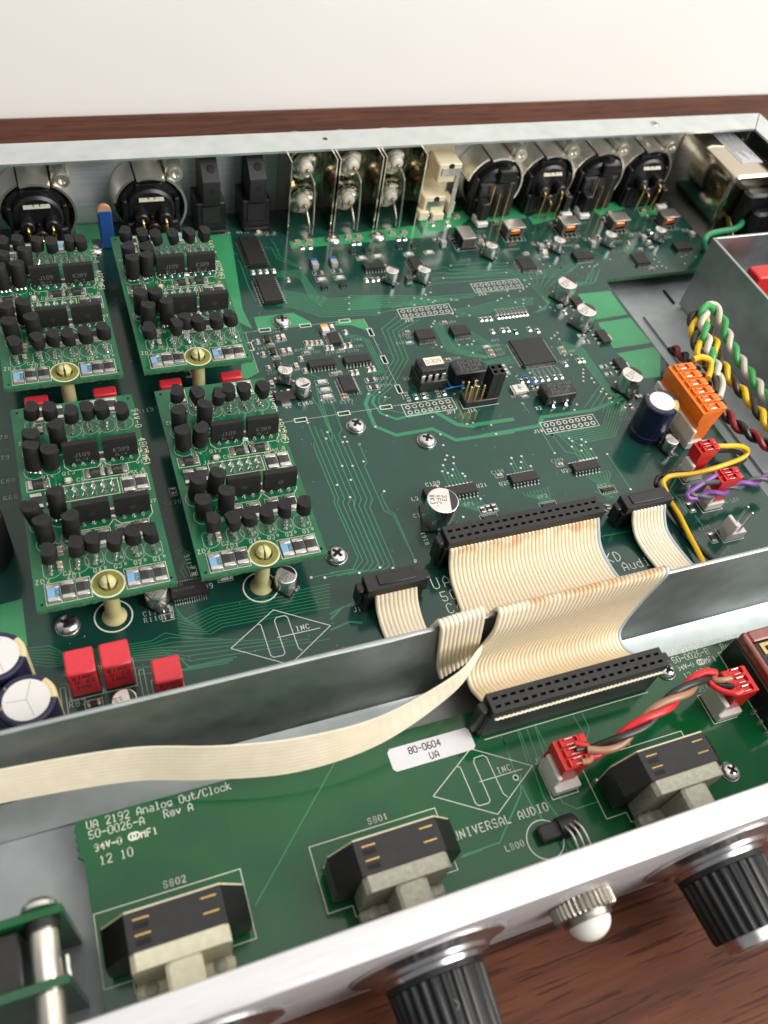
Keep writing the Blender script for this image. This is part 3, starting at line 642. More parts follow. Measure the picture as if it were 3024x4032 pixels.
bundle([(38.4,33.3),(43.6,25.6),(48.9,23.6)], [(37.3,29.8),(42.0,23.8),(47.1,19.7)], 4, 0.22, False)
bundle([(36.5,16.6),(44.8,17.1),(50.6,17.1)], [(37.1,14.5),(46.0,13.9),(50.5,13.5)], 4, 0.22, False)
bundle([(36.9,46.6),(44.8,46.4),(57.2,48.9),(72.6,48.3)], [(36.4,42.5),(44.1,42.1),(53.8,43.3),(70.8,44.5)], 5, 0.26, False)
bundle([(74.5,64.6),(93.4,64.1),(98.2,65.8),(106.3,66.2)], [(77.0,59.6),(84.7,60.0),(92.4,58.9),(100.0,64.0)], 4, 0.24, False)
bundle([(109.3,63.4),(103.7,57.2),(99.8,53.9),(95.7,54.5)], [(111.2,61.6),(104.8,53.9),(102.5,52.8),(95.6,52.3)], 2, 0.3, False)
bundle([(134.6,77.2),(133.0,72.3),(137.5,71.7)], [(130.5,75.2),(129.6,69.5),(130.8,68.5)], 4, 0.24, False)
trace([(113.5,73.3),(119.3,66.8)], 0.3); trace([(142.5,66.9),(142.7,57.4)], 0.3); trace([(41.9,-6.2),(42.2,-10.4)], 0.3); trace([(16.9,-0.3),(18.1,-1.0),(17.5,-9.1)], 0.35, False)
for p in [(5.5,10.2),(5.0,6.1),(8.9,6.3),(9.9,1.5),(11.7,3.4),(15.2,2.3)]: trace([p, (p[0] + 1.2, p[1] - 3.2)], 0.35, False)
# free-standing vias
for p in [(26.5,41.4),(25.4,40.1),(24.0,38.6),(28.7,56.8),(31.2,57.9),(23.6,55.8),(26.1,54.8),(28.7,53.8),(31.2,52.8),(40.3,51.8),(37.1,46.5),(35.2,44.2),(36.2,42.5),(41.6,42.2),(43.6,47.7),(56.8,48.9),(58.9,49.9),(62.6,50.9),(63.7,46.6),(67.8,47.6),(66.8,45.4),(37.3,28.0),(35.9,26.5),(34.0,26.5),(30.8,27.0),(23.7,27.1),(22.0,28.5),(34.4,22.0),(19.0,3.0),(45.8,7.2),(42.0,7.7),(45.5,11.9),(51.6,7.8)] + [(45.8,12.0),(45.6,7.1),(51.8,8.1),(49.9,6.5),(72.9,26.7),(71.0,25.4),(68.8,24.1),(71.9,23.1),(69.8,14.2),(72.5,14.0),(73.4,5.6),(72.4,3.8),(71.5,2.0),(70.4,-0.1),(74.4,0.7),(74.3,-1.6),(75.9,-5.3),(74.5,-6.5),(76.0,-8.1),(75.9,-10.4),(76.0,-12.3),(42.1,-6.4),(42.2,-10.5),(59.8,-13.1),(62.0,-10.8),(72.8,42.3),(76.9,41.3),(78.0,39.2),(77.1,59.8),(73.8,59.2),(74.8,56.6),(72.9,55.2),(70.7,53.9),(68.7,52.9),(97.6,62.4),(98.7,59.4),(93.6,64.5)] + [(86.8,71.4),(86.7,67.8),(89.2,66.3),(93.6,64.5),(97.8,62.3),(98.8,59.5),(103.4,63.5),(107.2,63.7),(111.3,64.3),(109.6,63.4),(140.3,63.9),(141.4,61.7),(141.3,59.0),(139.0,59.2),(154.7,63.9),(157.7,64.8),(161.8,62.9),(153.4,58.9),(92.1,89.4),(126.3,81.6),(131.8,73.3)] + [(-34.4,-27.8),(-29.5,-26.8),(-23.0,-20.3),(-25.7,-8.7),(-27.0,-10.8),(-32.0,-8.2),(-37.1,-9.7),(-21.8,-12.8),(5.8,-19.1),(5.3,-23.7),(7.2,-24.9),(4.0,-25.3),(2.7,-30.9),(7.9,-33.4),(9.2,-43.4),(0.7,-48.9),(-8.5,-2.3),(7.0,-6.0),(-14.1,-6.4),(6.7,-14.3),(26.1,-18.1),(26.1,-13.8),(17.8,-11.6),(-4.5,6.3),(20.1,-11.5)] + [(-41.1,22.3),(-11.3,8.9),(-7.3,8.9),(-44.0,42.2),(-43.9,35.5),(-49.6,19.2),(-15.7,28.9),(-4.5,6.1)]: via.disc(p, 0.42, 0.05, 'tin', 10)
put('traces', trc.mesh('traces', 0), mbd, kind='stuff'); put('vias', via.mesh('vias', 0), mbd, kind='stuff'); put('hole_pads', pads.mesh('pads', 0), mbd, kind='stuff')

# ---- chip resistors and capacitors: (x, y, type, upright?)
SMD = [(-42.5,41.4,'c6',1),(-35.0,41.7,'c8',1),(-33.0,41.9,'p8',1),(-38.3,38.9,'c6',0),(-42.2,34.6,'c6',1),(-35.0,34.5,'c8',1),(-32.7,34.6,'p8',1),(-38.1,32.3,'c6',0),(-25.5,37.6,'c6',1),(-23.7,37.3,'c6',1),(-21.9,37.1,'c6',1),(-20.2,37.1,'c6',1),(-25.1,34.8,'w6',0),(-27.1,32.6,'c6',0),(-29.7,30.1,'c6',1),(-19.0,33.8,'c6',1),(-17.2,33.7,'c6',1),(-13.9,44.1,'p8',1),(-9.6,40.9,'c6',1),(-12.3,33.7,'c6',1),(-10.2,34.0,'c6',1),(-14.3,31.7,'c6',0),(-7.5,20.4,'c6',1),(-5.6,20.5,'c6',1),(-42.1,27.5,'c6',1),(-32.5,26.5,'c8',1),(-29.9,24.0,'c6',1),(-20.6,20.6,'c6',0),(-18.7,20.8,'c6',0),(-14.1,19.8,'c6',1),(-12.2,19.9,'c6',1),(-43.2,19.7,'c8',1),(-19.9,9.9,'c6',0),(-20.1,8.3,'c6',0),(-25.8,17.4,'w12',0),(-25.8,13.5,'w12',0),(-26.0,10.2,'w12',0),(-8.4,15.2,'r12',0),(-8.7,11.5,'r12',0)] \
 + [(13.3,37.0,'c6',0),(12.4,31.4,'w6',0),(29.6,39.8,'c6',0),(45.2,39.1,'r6',1),(47.2,39.1,'r6',1),(49.2,39.0,'r6',1),(46.9,31.8,'r6',1),(51.3,31.9,'r6',1),(53.5,31.7,'r6',1),(56.1,30.0,'r6',1),(62.2,30.6,'r6',1),(40.9,24.1,'w6',0),(41.1,21.5,'c6',0),(41.0,19.2,'c6',0),(23.1,20.0,'c6',0),(4.6,4.2,'r6',1),(7.6,4.1,'r6',1),(15.4,4.1,'r6',1),(42.6,13.2,'w6',0),(42.6,11.1,'w6',0),(42.7,9.3,'w6',0),(46.5,4.4,'r6',1),(48.9,4.4,'r6',1)] \
 + [((52.7,39.3)[0] + 1.55 * k, (52.7,39.3)[1], 'r6', 1) for k in range(9)] \
 + [(62.3,30.4,'r6',1),(65.3,29.1,'r6',1),(56.1,30.1,'r6',1),(70.0,18.1,'c6',0),(69.8,15.8,'c6',0),(67.7,9.5,'r6',1),(73.9,10.4,'r6',1),(75.7,10.3,'r6',1),(52.0,4.1,'r6',1),(54.5,3.8,'r6',1),(57.1,3.8,'r6',1),(60.2,3.9,'r6',1),(62.8,3.7,'r6',1),(49.0,0.3,'r6',1),(50.9,0.7,'r6',1),(44.4,-3.2,'w6',0),(82.0,23.5,'r8',0),(82.0,19.7,'r8',0),(82.3,5.5,'r8',0),(82.3,1.4,'r8',0),(81.5,41.4,'c6',0),(81.6,37.4,'r6',1)] \
 + [(-26.1,104.4,'p8',0),(-21.4,103.8,'r12',0),(-34.4,80.0,'p6',1),(-31.7,80.0,'p6',1),(-29.2,79.9,'p6',1),(-26.3,79.8,'p6',1),(-22.3,73.6,'c6',1),(-12.3,96.4,'c8',0),(-7.5,96.2,'c8',0),(-11.2,92.9,'r8',1),(-8.0,92.7,'r8',1),(9.5,96.6,'c8',0),(14.0,96.4,'c8',0),(10.4,92.8,'r8',1),(12.7,92.8,'r8',1),(-9.5,76.0,'r12',0),(-9.5,72.0,'w12',0),(-1.8,76.1,'r12',0),(-2.0,72.1,'w12',0),(10.7,82.8,'w12',0),(17.6,83.0,'w12',0),(8.1,68.9,'p6',1),(10.6,68.9,'p6',1),(12.9,68.8,'p6',1)] \
 + [(31.1,82.6,'w12',0),(40.1,82.5,'w12',0),(10.6,68.7,'p6',1),(13.1,68.9,'p6',1),(46.9,90.5,'r8',0),(49.7,103.8,'c8',0),(49.0,101.0,'r6',1),(55.8,100.1,'r8',1),(67.8,90.2,'r8',0),(65.5,86.7,'c8',0),(28.9,96.9,'c8',0),(34.1,96.9,'c8',0),(30.3,93.2,'r8',1),(33.0,93.1,'r8',1),(18.1,76.5,'c6',0),(65.4,83.0,'c8',1),(89.8,81.8,'r8',0),(82.5,75.8,'c6',0),(90.3,74.3,'p8',0),(78.1,98.3,'c8',0),(62.0,104.9,'c8',0)] \
 + [(90.0,82.1,'r8',0),(115.6,82.0,'r8',0),(142.3,82.3,'r8',0),(168.0,81.9,'r8',0),(91.1,75.6,'p8',0),(90.3,72.5,'w6',0),(107.9,77.4,'c6',0),(143.9,75.5,'p8',0),(143.8,72.1,'w6',0),(133.9,76.4,'c6',1),(82.1,76.0,'c6',0),(82.4,63.0,'c6',0),(135.2,57.7,'c6',0),(95.6,81.9,'r8',1),(121.9,82.2,'r8',1),(149.6,83.0,'r8',1),(109.4,98.0,'c8',0),(136.4,98.8,'c8',0),(154.2,98.1,'c8',0),(161.5,98.6,'c8',0),(103.5,94.4,'c6',1),(131.2,94.9,'c6',1),(154.3,94.0,'c6',1),(137.2,71.3,'c6',0),(138.5,81.8,'c6',0)] \
 + [(-93.4,-60.1,'r8',0),(-93.5,-62.2,'r8',0)] + [(78.6,-62.9,'r12',1),(79.0,-75.8,'r12',1),(50.3,-56.6,'r6',1)] + [(48.3,-57.1,'r6',1),(49.7,-56.3,'r6',1),(7.9,-47.9,'r8',1),(10.1,-47.7,'r8',1),(12.1,-47.7,'r8',1),(-3.8,-35.7,'c6',0)] \
 + [(-115.6,-82.3,'r12',0)] + [(19.2,-35.7,'c6',0),(42.2,-35.8,'c6',0),(82.2,-15.9,'r8',1),(87.4,-12.4,'p8',0)] + [(-69.3,29.5,'r8',1)] + [(-84.0,-49.1,'r8',1),(-83.9,-19.5,'r8',1),(-75.9,-53.5,'w12',0)]
CH['w6'] = (1.6, 0.85, 0.45, 'res_white'); CH['p6'] = (1.6, 0.85, 0.7, 'ceramic_pale')
for x, y, tp, up in SMD: chip(mbd, tp, x, y, up, 0, silk)
for p in [(-26.0,16.8),(-26.1,13.0),(-26.3,9.6)]: text(silk, '220', (p[0] - 0.9, p[1] - 0.3, 0.63), 0.65, 'print_black', 0.1)
# taller grey film blocks, tantalum block, inductors
def block(name, x, y, w, d, h, m, top=None, label=None):
    b = MB().rbox(-w / 2, w / 2, -d / 2, d / 2, 0.05, h, m, 0.12)
    if top: b.rbox(-w / 2 - 0.02, w / 2 + 0.02, d / 2 - d * 0.4, d / 2 + 0.03, 0.2, h + 0.03, top, 0.1)
    for s_ in (-1, 1): b.box(-w * 0.4, w * 0.4, *sorted((s_ * d / 2, s_ * (d / 2 + 0.35))), 0.03, 0.5, 'tin')
    return put(name, b, mbd, (x, y, 0), label=label)
for p in [(-9.7,81.0),(-1.8,81.1)]: block('film_capacitor', p[0], p[1], 2.6, 4.4, 1.9, 'grey_block', 'film_blue')
block('film_capacitor', *(-17.2,42.4), 2.7, 3.6, 2.3, 'res_white', 'tantalum_orange', 'white chip capacitor with an orange end')
for p in [(48.1,86.8)] + [(90.6,78.5),(115.9,77.5),(142.6,78.2),(168.4,77.5)]: block('film_capacitor', p[0], p[1], 2.4, 2.4, 2.0, 'grey_block')
block('inductor', *(24.9,66.2), 2.8, 2.6, 2.2, 'ferrite'); block('inductor', *(-6.6,-38.4), 4.6, 3.2, 2.4, 'ic_black', None, 'black inductor marked 180')
# small-outline transistors
def sot(x, y, w, d, h, n0, n1, rz=0):
    def mk():
        m = MB(); m.rbox(-w / 2, w / 2, -d / 2, d / 2, 0.1, h, 'ic_black', 0.1)
        for n, s_ in ((n0, -1), (n1, 1)):
            for k in range(n):
                t = (k - (n - 1) / 2) * (0.95 if w < 4 else 2.3); a = 0.22 if w < 4 else 0.4
                if n == 1 and w > 4: a = 1.6
                m.box(t - a, t + a, *sorted((s_ * d / 2, s_ * (d / 2 + (0.6 if w < 4 else 1.7)))), 0.04, 0.2 if w < 4 else 0.35, 'tin')
        return m.mesh('sot')
    return put('surface_mount_transistor', cached(('sot', w, d, h, n0, n1), mk), mbd, (x, y, 0), (0, 0, rz))
for p in [(-38.8,41.8),(-38.5,35.1),(-38.6,28.3)]: sot(p[0], p[1], 3.0, 1.7, 1.2, 3, 2, math.pi / 2)
for p in [(-9.8,67.0),(-2.2,67.1),(8.4,86.9),(14.6,86.9)] + [(28.9,87.7),(35.2,87.4)]: sot(p[0], p[1], 2.9, 1.5, 1.1, 2, 1)
sot(*(-40.6,12.3), 6.7, 3.9, 1.7, 1, 3)
for p in [(89.1,40.4),(89.9,20.4),(89.1,4.2)]: sot(p[0], p[1], 6.7, 3.9, 1.7, 1, 3, math.pi / 2)

# ---- integrated circuits
ic(mbd, 57.2, 17.6, 14.0, 14.0, 1.4, 25, 0.5, 'q', 1.1, label='large square processor chip with pins on all four sides')
for x, y in ((4.3, -39.2), (28.7, -41.2), (53.6, -38.6)): pass
for p in ((4.3,-39.2), (26.7,-38.9), (50.2,-38.9)): ic(mbd, p[0], p[1], 9.9, 3.9, 1.6, 8, 1.27, 'y', 1.2)
for p in ((-23.4,25.7), (-10.3,25.4)): ic(mbd, p[0], p[1], 9.9, 3.9, 1.6, 8, 1.27, 'y', 1.1)
ic(mbd, 19.1, 33.4, 7.2, 5.3, 1.8, 10, 0.65, 'y', 1.2); p = (33.4,33.2); ic(mbd, p[0], p[1], 7.2, 5.3, 1.8, 10, 0.65, 'y', 1.2)
ic(mbd, -31.6, 91.3, 7.4, 17.9, 2.2, 14, 1.27, 'x', 1.4, label='long wide chip with pins down both sides, behind its twin'); ic(mbd, -31.4, 67.8, 7.4, 15.4, 2.2, 12, 1.27, 'x', 1.4)
ic(mbd, -17.6, 13.8, 5.2, 7.6, 1.8, 11, 0.65, 'x', 1.2); p = (-14.9,37.9); ic(mbd, p[0], p[1], 4.4, 6.0, 1.2, 9, 0.65, 'x', 1.0)
p = (13.5,75.9); ic(mbd, p[0], p[1], 8.6, 3.9, 1.6, 7, 1.27, 'y', 1.1); p = (31.4,74.4); ic(mbd, p[0], p[1], 5.2, 8.4, 1.7, 12, 0.65, 'x', 1.1)
p = (78.7,68.3); ic(mbd, p[0], p[1], 7, 7.4, 1.4, 11, 0.6, 'q', 1.0); p = (106.5,69.8); ic(mbd, p[0], p[1], 8.4, 5.2, 1.7, 13, 0.6, 'y', 1.1)
p = (132.7,64.1); ic(mbd, p[0], p[1], 7, 7.4, 1.4, 11, 0.6, 'q', 1.0); p = (158.1,69.5); ic(mbd, p[0], p[1], 8.4, 5.2, 1.7, 13, 0.6, 'y', 1.1)
akm = ic(mbd, -86.5, -55.4, 10.2, 5.3, 1.9, 14, 0.65, 'y', 1.2); m = MB()
text(m, 'AKM', (-4.2, 1.0, 1.91), 1.1, 'print_grey'); text(m, 'AK4395VF', (-4.2, -0.5, 1.91), 0.8, 'print_grey'); put('marking', m, akm)
for p in ((8.9, -51.2), (30.4, -51.0), (53.6, -49.6)): ic(mbd, p[0], p[1], 4.8, 1.6, 0.6, 8, 0.6, 'y', 0.4); silk.line([(p[0] - 3, p[1] - 1.6), (p[0] + 3, p[1] - 1.6), (p[0] + 3, p[1] + 1.6), (p[0] - 3, p[1] + 1.6), (p[0] - 3, p[1] - 1.6)], 0.15, ZS, 'silk_dim')
# socketed eight-pin chip with paper sticker
so = MB().rbox(6.4, 16.6, 5.9, 15.6, 0.1, 4.6, 'black_plastic', 0.2); so = put('chip_socket', so, mbd)
dp = MB().rbox(-4.8, 4.8, -3.3, 3.3, 5.2, 8.6, 'black_matte', 0.35); dp.lathe([(0.9, 0), (0.9, 0.02)], (-4.0, 0, 8.6), 'hole_black', seg=16)
for k in range(4):
    for s_ in (-1, 1): dp.rbox(-3.81 + 2.54 * k - 0.7, -3.81 + 2.54 * k + 0.7, *sorted((s_ * 3.35, s_ * 3.75)), 4.3, 6.6, 'tin', 0.08)
dp = put('memory_chip', dp, mbd, (11.4, 10.9, 0), label='socketed black chip with a cream sticker reading D309')
st = MB().box(-2.2, 4.6, -0.9, 2.9, 8.62, 8.7, 'paper_cream'); text(st, 'D309', (-1.5, 0.0, 8.71), 1.75, 'print_black', 0.2, adv=1.25); put('sticker', st, dp)
def osc(cx, cy, z1, lines, label):
    o = put('crystal_oscillator', MB().rbox(-6.1, 6.1, -3.4, 3.4, 0.6, z1, 'black_plastic', 0.35), mbd, (cx, cy, 0), label=label)
    m = MB(); 
    for i, l in enumerate(lines): text(m, l, (-3.4, 1.35 - 1.95 * i, z1 + 0.01), 1.35, 'print_grey', 0.2, adv=1.35)
    put('marking', m, o); q = MB()
    for sx in (-1, 1):
        for sy in (-1, 1):
            x = sx * 2.6; q.rbox(x - 0.55, x + 0.55, *sorted((sy * 3.4, sy * 3.9)), 0.1, 2.4, 'tin', 0.06); q.rbox(x - 0.6, x + 0.6, *sorted((sy * 3.4, sy * 4.7)), 0.04, 0.5, 'solder', 0.08)
    put('leads', q, o); n = MB().lathe([(0.75, 0), (0.75, 0.02)], (-5.4, -0.6, z1), 'hole_black', seg=14); put('notch', n, o)
osc(25.7, 9.4, 6.4, ('ECLIPTEK', '24.576M', 'P8F645'), 'black oscillator marked ECLIPTEK 24.576M'); osc(55.0, -6.3, 5.2, ('ECLIPTEK', '22.579M', 'P8F645'), 'black oscillator marked ECLIPTEK 22.579M')
# jumper header with five bare pins and two tall shunts
jx, jy = (21.4,-2.6)
hb = MB().rbox(jx - 1.5, jx + 11.4, jy - 1.6, jy + 3.6, 0.05, 2.5, 'black_plastic', 0.25); hb = put('jumper_header', hb, mbd)
for k in range(3):
    for j in range(2):
        if (k, j) == (2, 1): continue
        put('pin', MB().rbox(-0.32, 0.32, -0.32, 0.32, 2.4, 8.4, 'gold', 0.08), hb, (jx + 2.54 * k, jy + 2.54 * j, 0))
for k in (3, 4):
    a = MB(); x0 = jx + 2.54 * k - 1.2; a.cells([x0, x0 + 0.5, x0 + 1.9, x0 + 2.4], [jy - 1.35, jy - 0.6, jy + 0.9, jy + 1.6, jy + 3.1, jy + 3.8], [[14, 14, 14], [14, 11.5, 14], [14, 14, 14], [14, 11.5, 14], [14, 14, 14]], 3.0, 'black_plastic', 'hole_black'); put('jumper_shunt', a, hb)
silk.line([(jx - 2.1, jy - 2.1), (jx + 11.8, jy - 2.1)], 0.2, ZS, 'silk'); silk.line([(jx - 2.1, jy - 2.1), (jx - 2.1, jy + 2)], 0.2, ZS, 'silk'); text(silk, 'J16', (jx - 1.2, jy - 4.0, ZS), 1.4, 'silk')
# tact switch
p = (43.3,-0.1); ts = put('push_switch', MB().rbox(-2.5, 2.5, -1.9, 1.9, 0.05, 1.6, 'white_plastic', 0.2), mbd, (p[0], p[1], 0)); put('plunger', MB().lathe([(1.0, 1.5), (1.0, 2.0), (0.85, 2.2)], (0.3, 0, 0), 'steel', seg=20), ts)
put('bracket', MB().box(-3.1, -2.55, -2.0, 2.0, 0.05, 1.1, 'tin').box(2.55, 3.1, -2.0, 2.0, 0.05, 1.1, 'tin'), ts)
# two blue repair wires
for nm, pts in (('bodge_wire', [(15.4,5.0,0.6),(18.3,4.8,1.5),(23.5,5.6,0.8)]), ('bodge_wire', [(18.3,9.5,1.5),(18.5,6.9,0.8),(18.8,5.3,1.2),(23.4,5.4,0.8)]), ('bodge_wire', [(46.5,5.8,0.6),(47.9,5.8,1.2),(49.1,5.1,1.2),(48.9,1.7,1.0),(50.3,1.0,1.2),(52.5,1.3,0.8)])):
    put(nm, MB().tube(spline(pts, 6), 0.3, 'w_blue', 6), mbd)

# ---- electrolytic capacitors
B3 = ('10', 'VFC', '8P3')
can(mbd, -8.0, -48.0, 10.0, 9.9, ('33', 'VFC.', '8K3'), -0.25, label='tall silver electrolytic capacitor marked 33 VFC 8K3')
for x, y in ((84.7, 46.0), (84.7, 29.3), (84.8, -7.2)): can(mbd, x, y, 8.0, 7.8, ('33', 'VFC.', '8K3'), 0.5)
p = (84.6,-37.5); can(mbd, p[0], p[1], 5.2, 5.3, B3, 0.3)
for p in [(-38.2,20.7),(-34.1,13.2)]: can(mbd, p[0], p[1], 5.2, 5.5, B3, 1.2 if p[0] < -38 else -1.3)
for p in [(17.5,67.0),(30.6,65.8),(65.2,76.9)] + [(97.3,76.5),(123.3,77.1),(149.4,77.2)]: can(mbd, p[0], p[1], 5.4, 5.6, B3, 0.8)
p = (-60.1,-59.9); can(mbd, p[0], p[1], 6.3, 5.6, B3, 0.8); p = (-95.4,-56.4); can(mbd, p[0], p[1], 6.3, 5.6, B3, 0.8); p = (-108.2,-85.9); can(mbd, p[0], p[1], 6.3, 5.6, ('', 'VFC.', '8P3'), 0.1)
def sleeved(x, y, d, h, gold_dir, stripe, label, topm='white_top', rim=1.85):
    r = d / 2; n = 48; m = MB(); half = math.radians(26)
    prof = [(r - 0.1, 0.1), (r, 0.5), (r, 2.6), (r - 0.35, 3.1), (r, 3.6), (r, h - 0.7), (r - 0.25, h - 0.2), (r - 0.8, h)]
    rings = [[(q * math.cos(2 * math.pi * k / n), q * math.sin(2 * math.pi * k / n), z) for k in range(n)] for q, z in prof] + [[((r - 1.9) * math.cos(2 * math.pi * k / n), (r - 1.9) * math.sin(2 * math.pi * k / n), h - 0.05) for k in range(n)]]
    vs_ = [p for g in rings for p in g]
    for a in range(len(rings) - 1):
        for k in range(n):
            ang = (2 * math.pi * (k + 0.5) / n - gold_dir + math.pi) % (2 * math.pi) - math.pi; j = (k + 1) % n
            m.add([vs_[a * n + k], vs_[a * n + j], vs_[(a + 1) * n + j], vs_[(a + 1) * n + k]], [(0, 1, 2, 3)], stripe if abs(ang) < half else 'sleeve')
    o = put('radial_capacitor', m, mbd, (x, y, 0), label=label)
    tp = MB(); tp.disc((0, 0), r - rim, h + 0.02, topm, 40)
    put('end_disc', tp, o); v = MB(); 
    v.line([(0.2 * r, -0.66 * r), (0.0, 0), (0.2 * r, 0.68 * r)], 0.12, h + 0.03, 'print_grey'); v.line([(0.0, 0), (-0.66 * r, 0.05 * r)], 0.12, h + 0.035, 'print_grey'); put('vent_score', v, o)
    l = MB()
    for i, s_ in enumerate(('2', 'M')):
        a = gold_dir + 2.0 + i * 0.9; u = Vector((-math.sin(a), math.cos(a), 0)); text(l, s_, Vector(((r - 0.75) * math.cos(a), (r - 0.75) * math.sin(a), h + 0.03)) , 0.9, 'sleeve_gold', u=u * 1, v=Vector((-math.cos(a), -math.sin(a), 0)))
    put('sleeve_print', l, o); return o
sleeved(80.5, -28.8, 12.6, 16.0, math.radians(-35), 'sleeve_gold', 'dark blue sleeved capacitor with a gold stripe beside the orange plug')
sleeved(-128.6, -87.4, 13.2, 20, math.radians(20), 'sleeve_cream', 'large dark blue capacitor with cream stripe at the left edge', rim=1.5)
sleeved(-134.0, -74.6, 13.2, 20, math.radians(10), 'sleeve_cream', 'second large dark blue capacitor, cut by the left edge', rim=1.5)
put('toroid_choke', MB().lathe([(9, 0), (9.6, 0.6), (9.6, 17), (8.8, 18), (4.0, 18.2)], (-139.5, -30, 0), 'black_matte', seg=40), mbd)
# red box film capacitors with printed values
def wima(x0, x1, y0, y1, h, txt=True, label=None):
    o = put('box_capacitor', MB().rbox(x0, x1, y0, y1, 0.4, h, 'red_film', 0.35), mbd, label=label)
    if txt:
        m = MB(); 
        for i, s_ in enumerate(('WIMA', '0.22', '100-')): text(m, s_, (x0 + (1.1 if i == 0 else 1.6), y0 - 0.02, h - 2.9 - 2.4 * i), 1.45, 'print_black', 0.22, u=(1, 0, 0), v=(0, 0, 1), adv=1.3)
        put('marking', m, o)
    silk.line([(x0 - 0.5, y0 - 0.5), (x1 + 0.5, y0 - 0.5), (x1 + 0.5, y1 + 0.5), (x0 - 0.5, y1 + 0.5), (x0 - 0.5, y0 - 0.5)], 0.18, ZS, 'silk_dim'); return o
wima(-120.3, -113.4, -79.6, -72.6, 12, label='red box capacitor, left one of the close pair'); wima(-112.0, -105.0, -79.6, -72.7, 12, label='red box capacitor, right one of the close pair'); wima(-100.6, -93.8, -86.9, -80.2, 12, label='red box capacitor standing alone by the divider')
for x in (-121.2, -101.0, -80.6, -61.0): wima(x, x + 6.9, 16.0, 19.6, 9.0, False)
wima(-141.5, -135.5, -98.0, -92.0, 12, False)
# blue film capacitor standing by the rear panel
bf = MB().rbox(-2.5, 2.5, -1.1, 1.1, 0.3, 16.6, 'film_blue', 0.5); bf.lathe([(2.4, -0.9), (2.4, 0.9)], (0, 0, 16.0), 'tan_tip', 'y', 24); put('film_capacitor', bf, mbd, (*(-84.6,102.6), 0), label='tall blue film capacitor by the rear panel')
# ---- screws holding the board
for i, p in enumerate(((-20.7, -5.2), (0.7, -16.4), (-42.8, -54.0), (-31.2, 50.0), (-118.9, -58.5))): screw(mbd, p[0], p[1], 0, (0.3, 0.5, 0.1, 0.9, 0.6)[i])
for p in ((2.7, 95.6), (22.0, 95.2), (-89.7, 101.0)):
    put('solder_dome', MB().lathe([(3.2, 0.05), (3.1, 0.6), (2.6, 1.3), (1.7, 1.8), (0.8, 2.0), (0.05, 2.05)], (0, 0, 0), 'solder', seg=28), mbd, (p[0], p[1], 0))
# ---- pulse transformers behind the rear sockets
def transformer(x, y, rz=0, z1=5.6):
    o = put('pulse_transformer', MB().rbox(-4.4, 4.4, -3.2, 3.2, z1 - 0.8, z1, 'clip_metal', 0.1), mbd, (x, y, 0), (0, 0, rz))
    put('core', MB().rbox(-4.2, -2.4, -2.9, 2.9, 0.9, z1 - 0.85, 'ferrite', 0.15).rbox(2.4, 4.2, -2.9, 2.9, 0.9, z1 - 0.85, 'ferrite', 0.15).rbox(-4.0, 4.0, 1.6, 2.9, 0.9, z1 - 1, 'black_plastic', 0.1), o)
    put('winding', MB().lathe([(1.55, -2.3), (1.7, -1.9), (1.7, 1.9), (1.55, 2.3)], (0, -1.2, 2.9), 'copper', 'x', 24), o)
    b = MB().rbox(-4.4, 4.4, -3.1, 3.1, 0.2, 1.0, 'black_plastic', 0.15)
    for k in range(4):
        for s_ in (-1, 1): b.box(-3.4 + 2.2 * k - 0.35, -3.4 + 2.2 * k + 0.35, *sorted((s_ * 3.1, s_ * 4.3)), 0.04, 0.5, 'tin')
    put('bobbin', b, o); silk.line([(x - 5, y - 5), (x + 5, y - 5), (x + 5, y + 5), (x - 5, y + 5), (x - 5, y - 5)], 0.16, ZS, 'silk_dim')
transformer(*(57.6,86.6), math.pi / 2)
for p in [(81.6,88.4)] + [(108.5,87.6),(134.0,87.3),(160.5,86.7)]: transformer(p[0], p[1] + 1.2)
# ---- white three-way pin header, free of any plug
w3 = put('pin_header', MB().prism([(82.6, 0), (89.6, 0), (89.6, 3.2), (82.6, 3.2)], -78.2, -75.0, 'white_plastic', 'y').rbox(82.6, 84.0, -78.2, -73.4, 0.2, 8.2, 'white_plastic', 0.25).rbox(82.6, 89.2, -75.0, -73.6, 0.2, 3.4, 'white_plastic', 0.2), mbd, label='empty white header with two bare pins')
for y in (-77.4, -74.9): put('pin', MB().rbox(86.3, 86.95, y - 0.32, y + 0.32, 3.2, 13.2, 'tin', 0.08), w3)
def wafer(x0, x1, y0, y1, h=8.0):
    """white upright wafer the plugs push onto"""
    return put('pin_header', MB().rbox(x0, x1, y0, y1, 0.1, 3.4, 'white_plastic', 0.25).rbox(x0, x0 + 1.3, y0 + 0.3, y1 - 0.3, 0.2, h, 'white_plastic', 0.25), mbd)
wafer(82.4, 89.2, -52.8, -47.2); wafer(82.4, 89.4, -65.6, -60.4); wafer(91.0, 97.5, -39.4, -13.0, 9.0)
for x0, x1, y0, y1 in ((81.8, 89.8, -53.3, -47.0), (81.8, 89.8, -66.0, -60.2), (82.0, 90.0, -78.6, -72.8)): silk.line([(x0, y1), (x0, y0), (x1, y0), (x1, y0 + 1.2)], 0.18, ZS, 'silk')
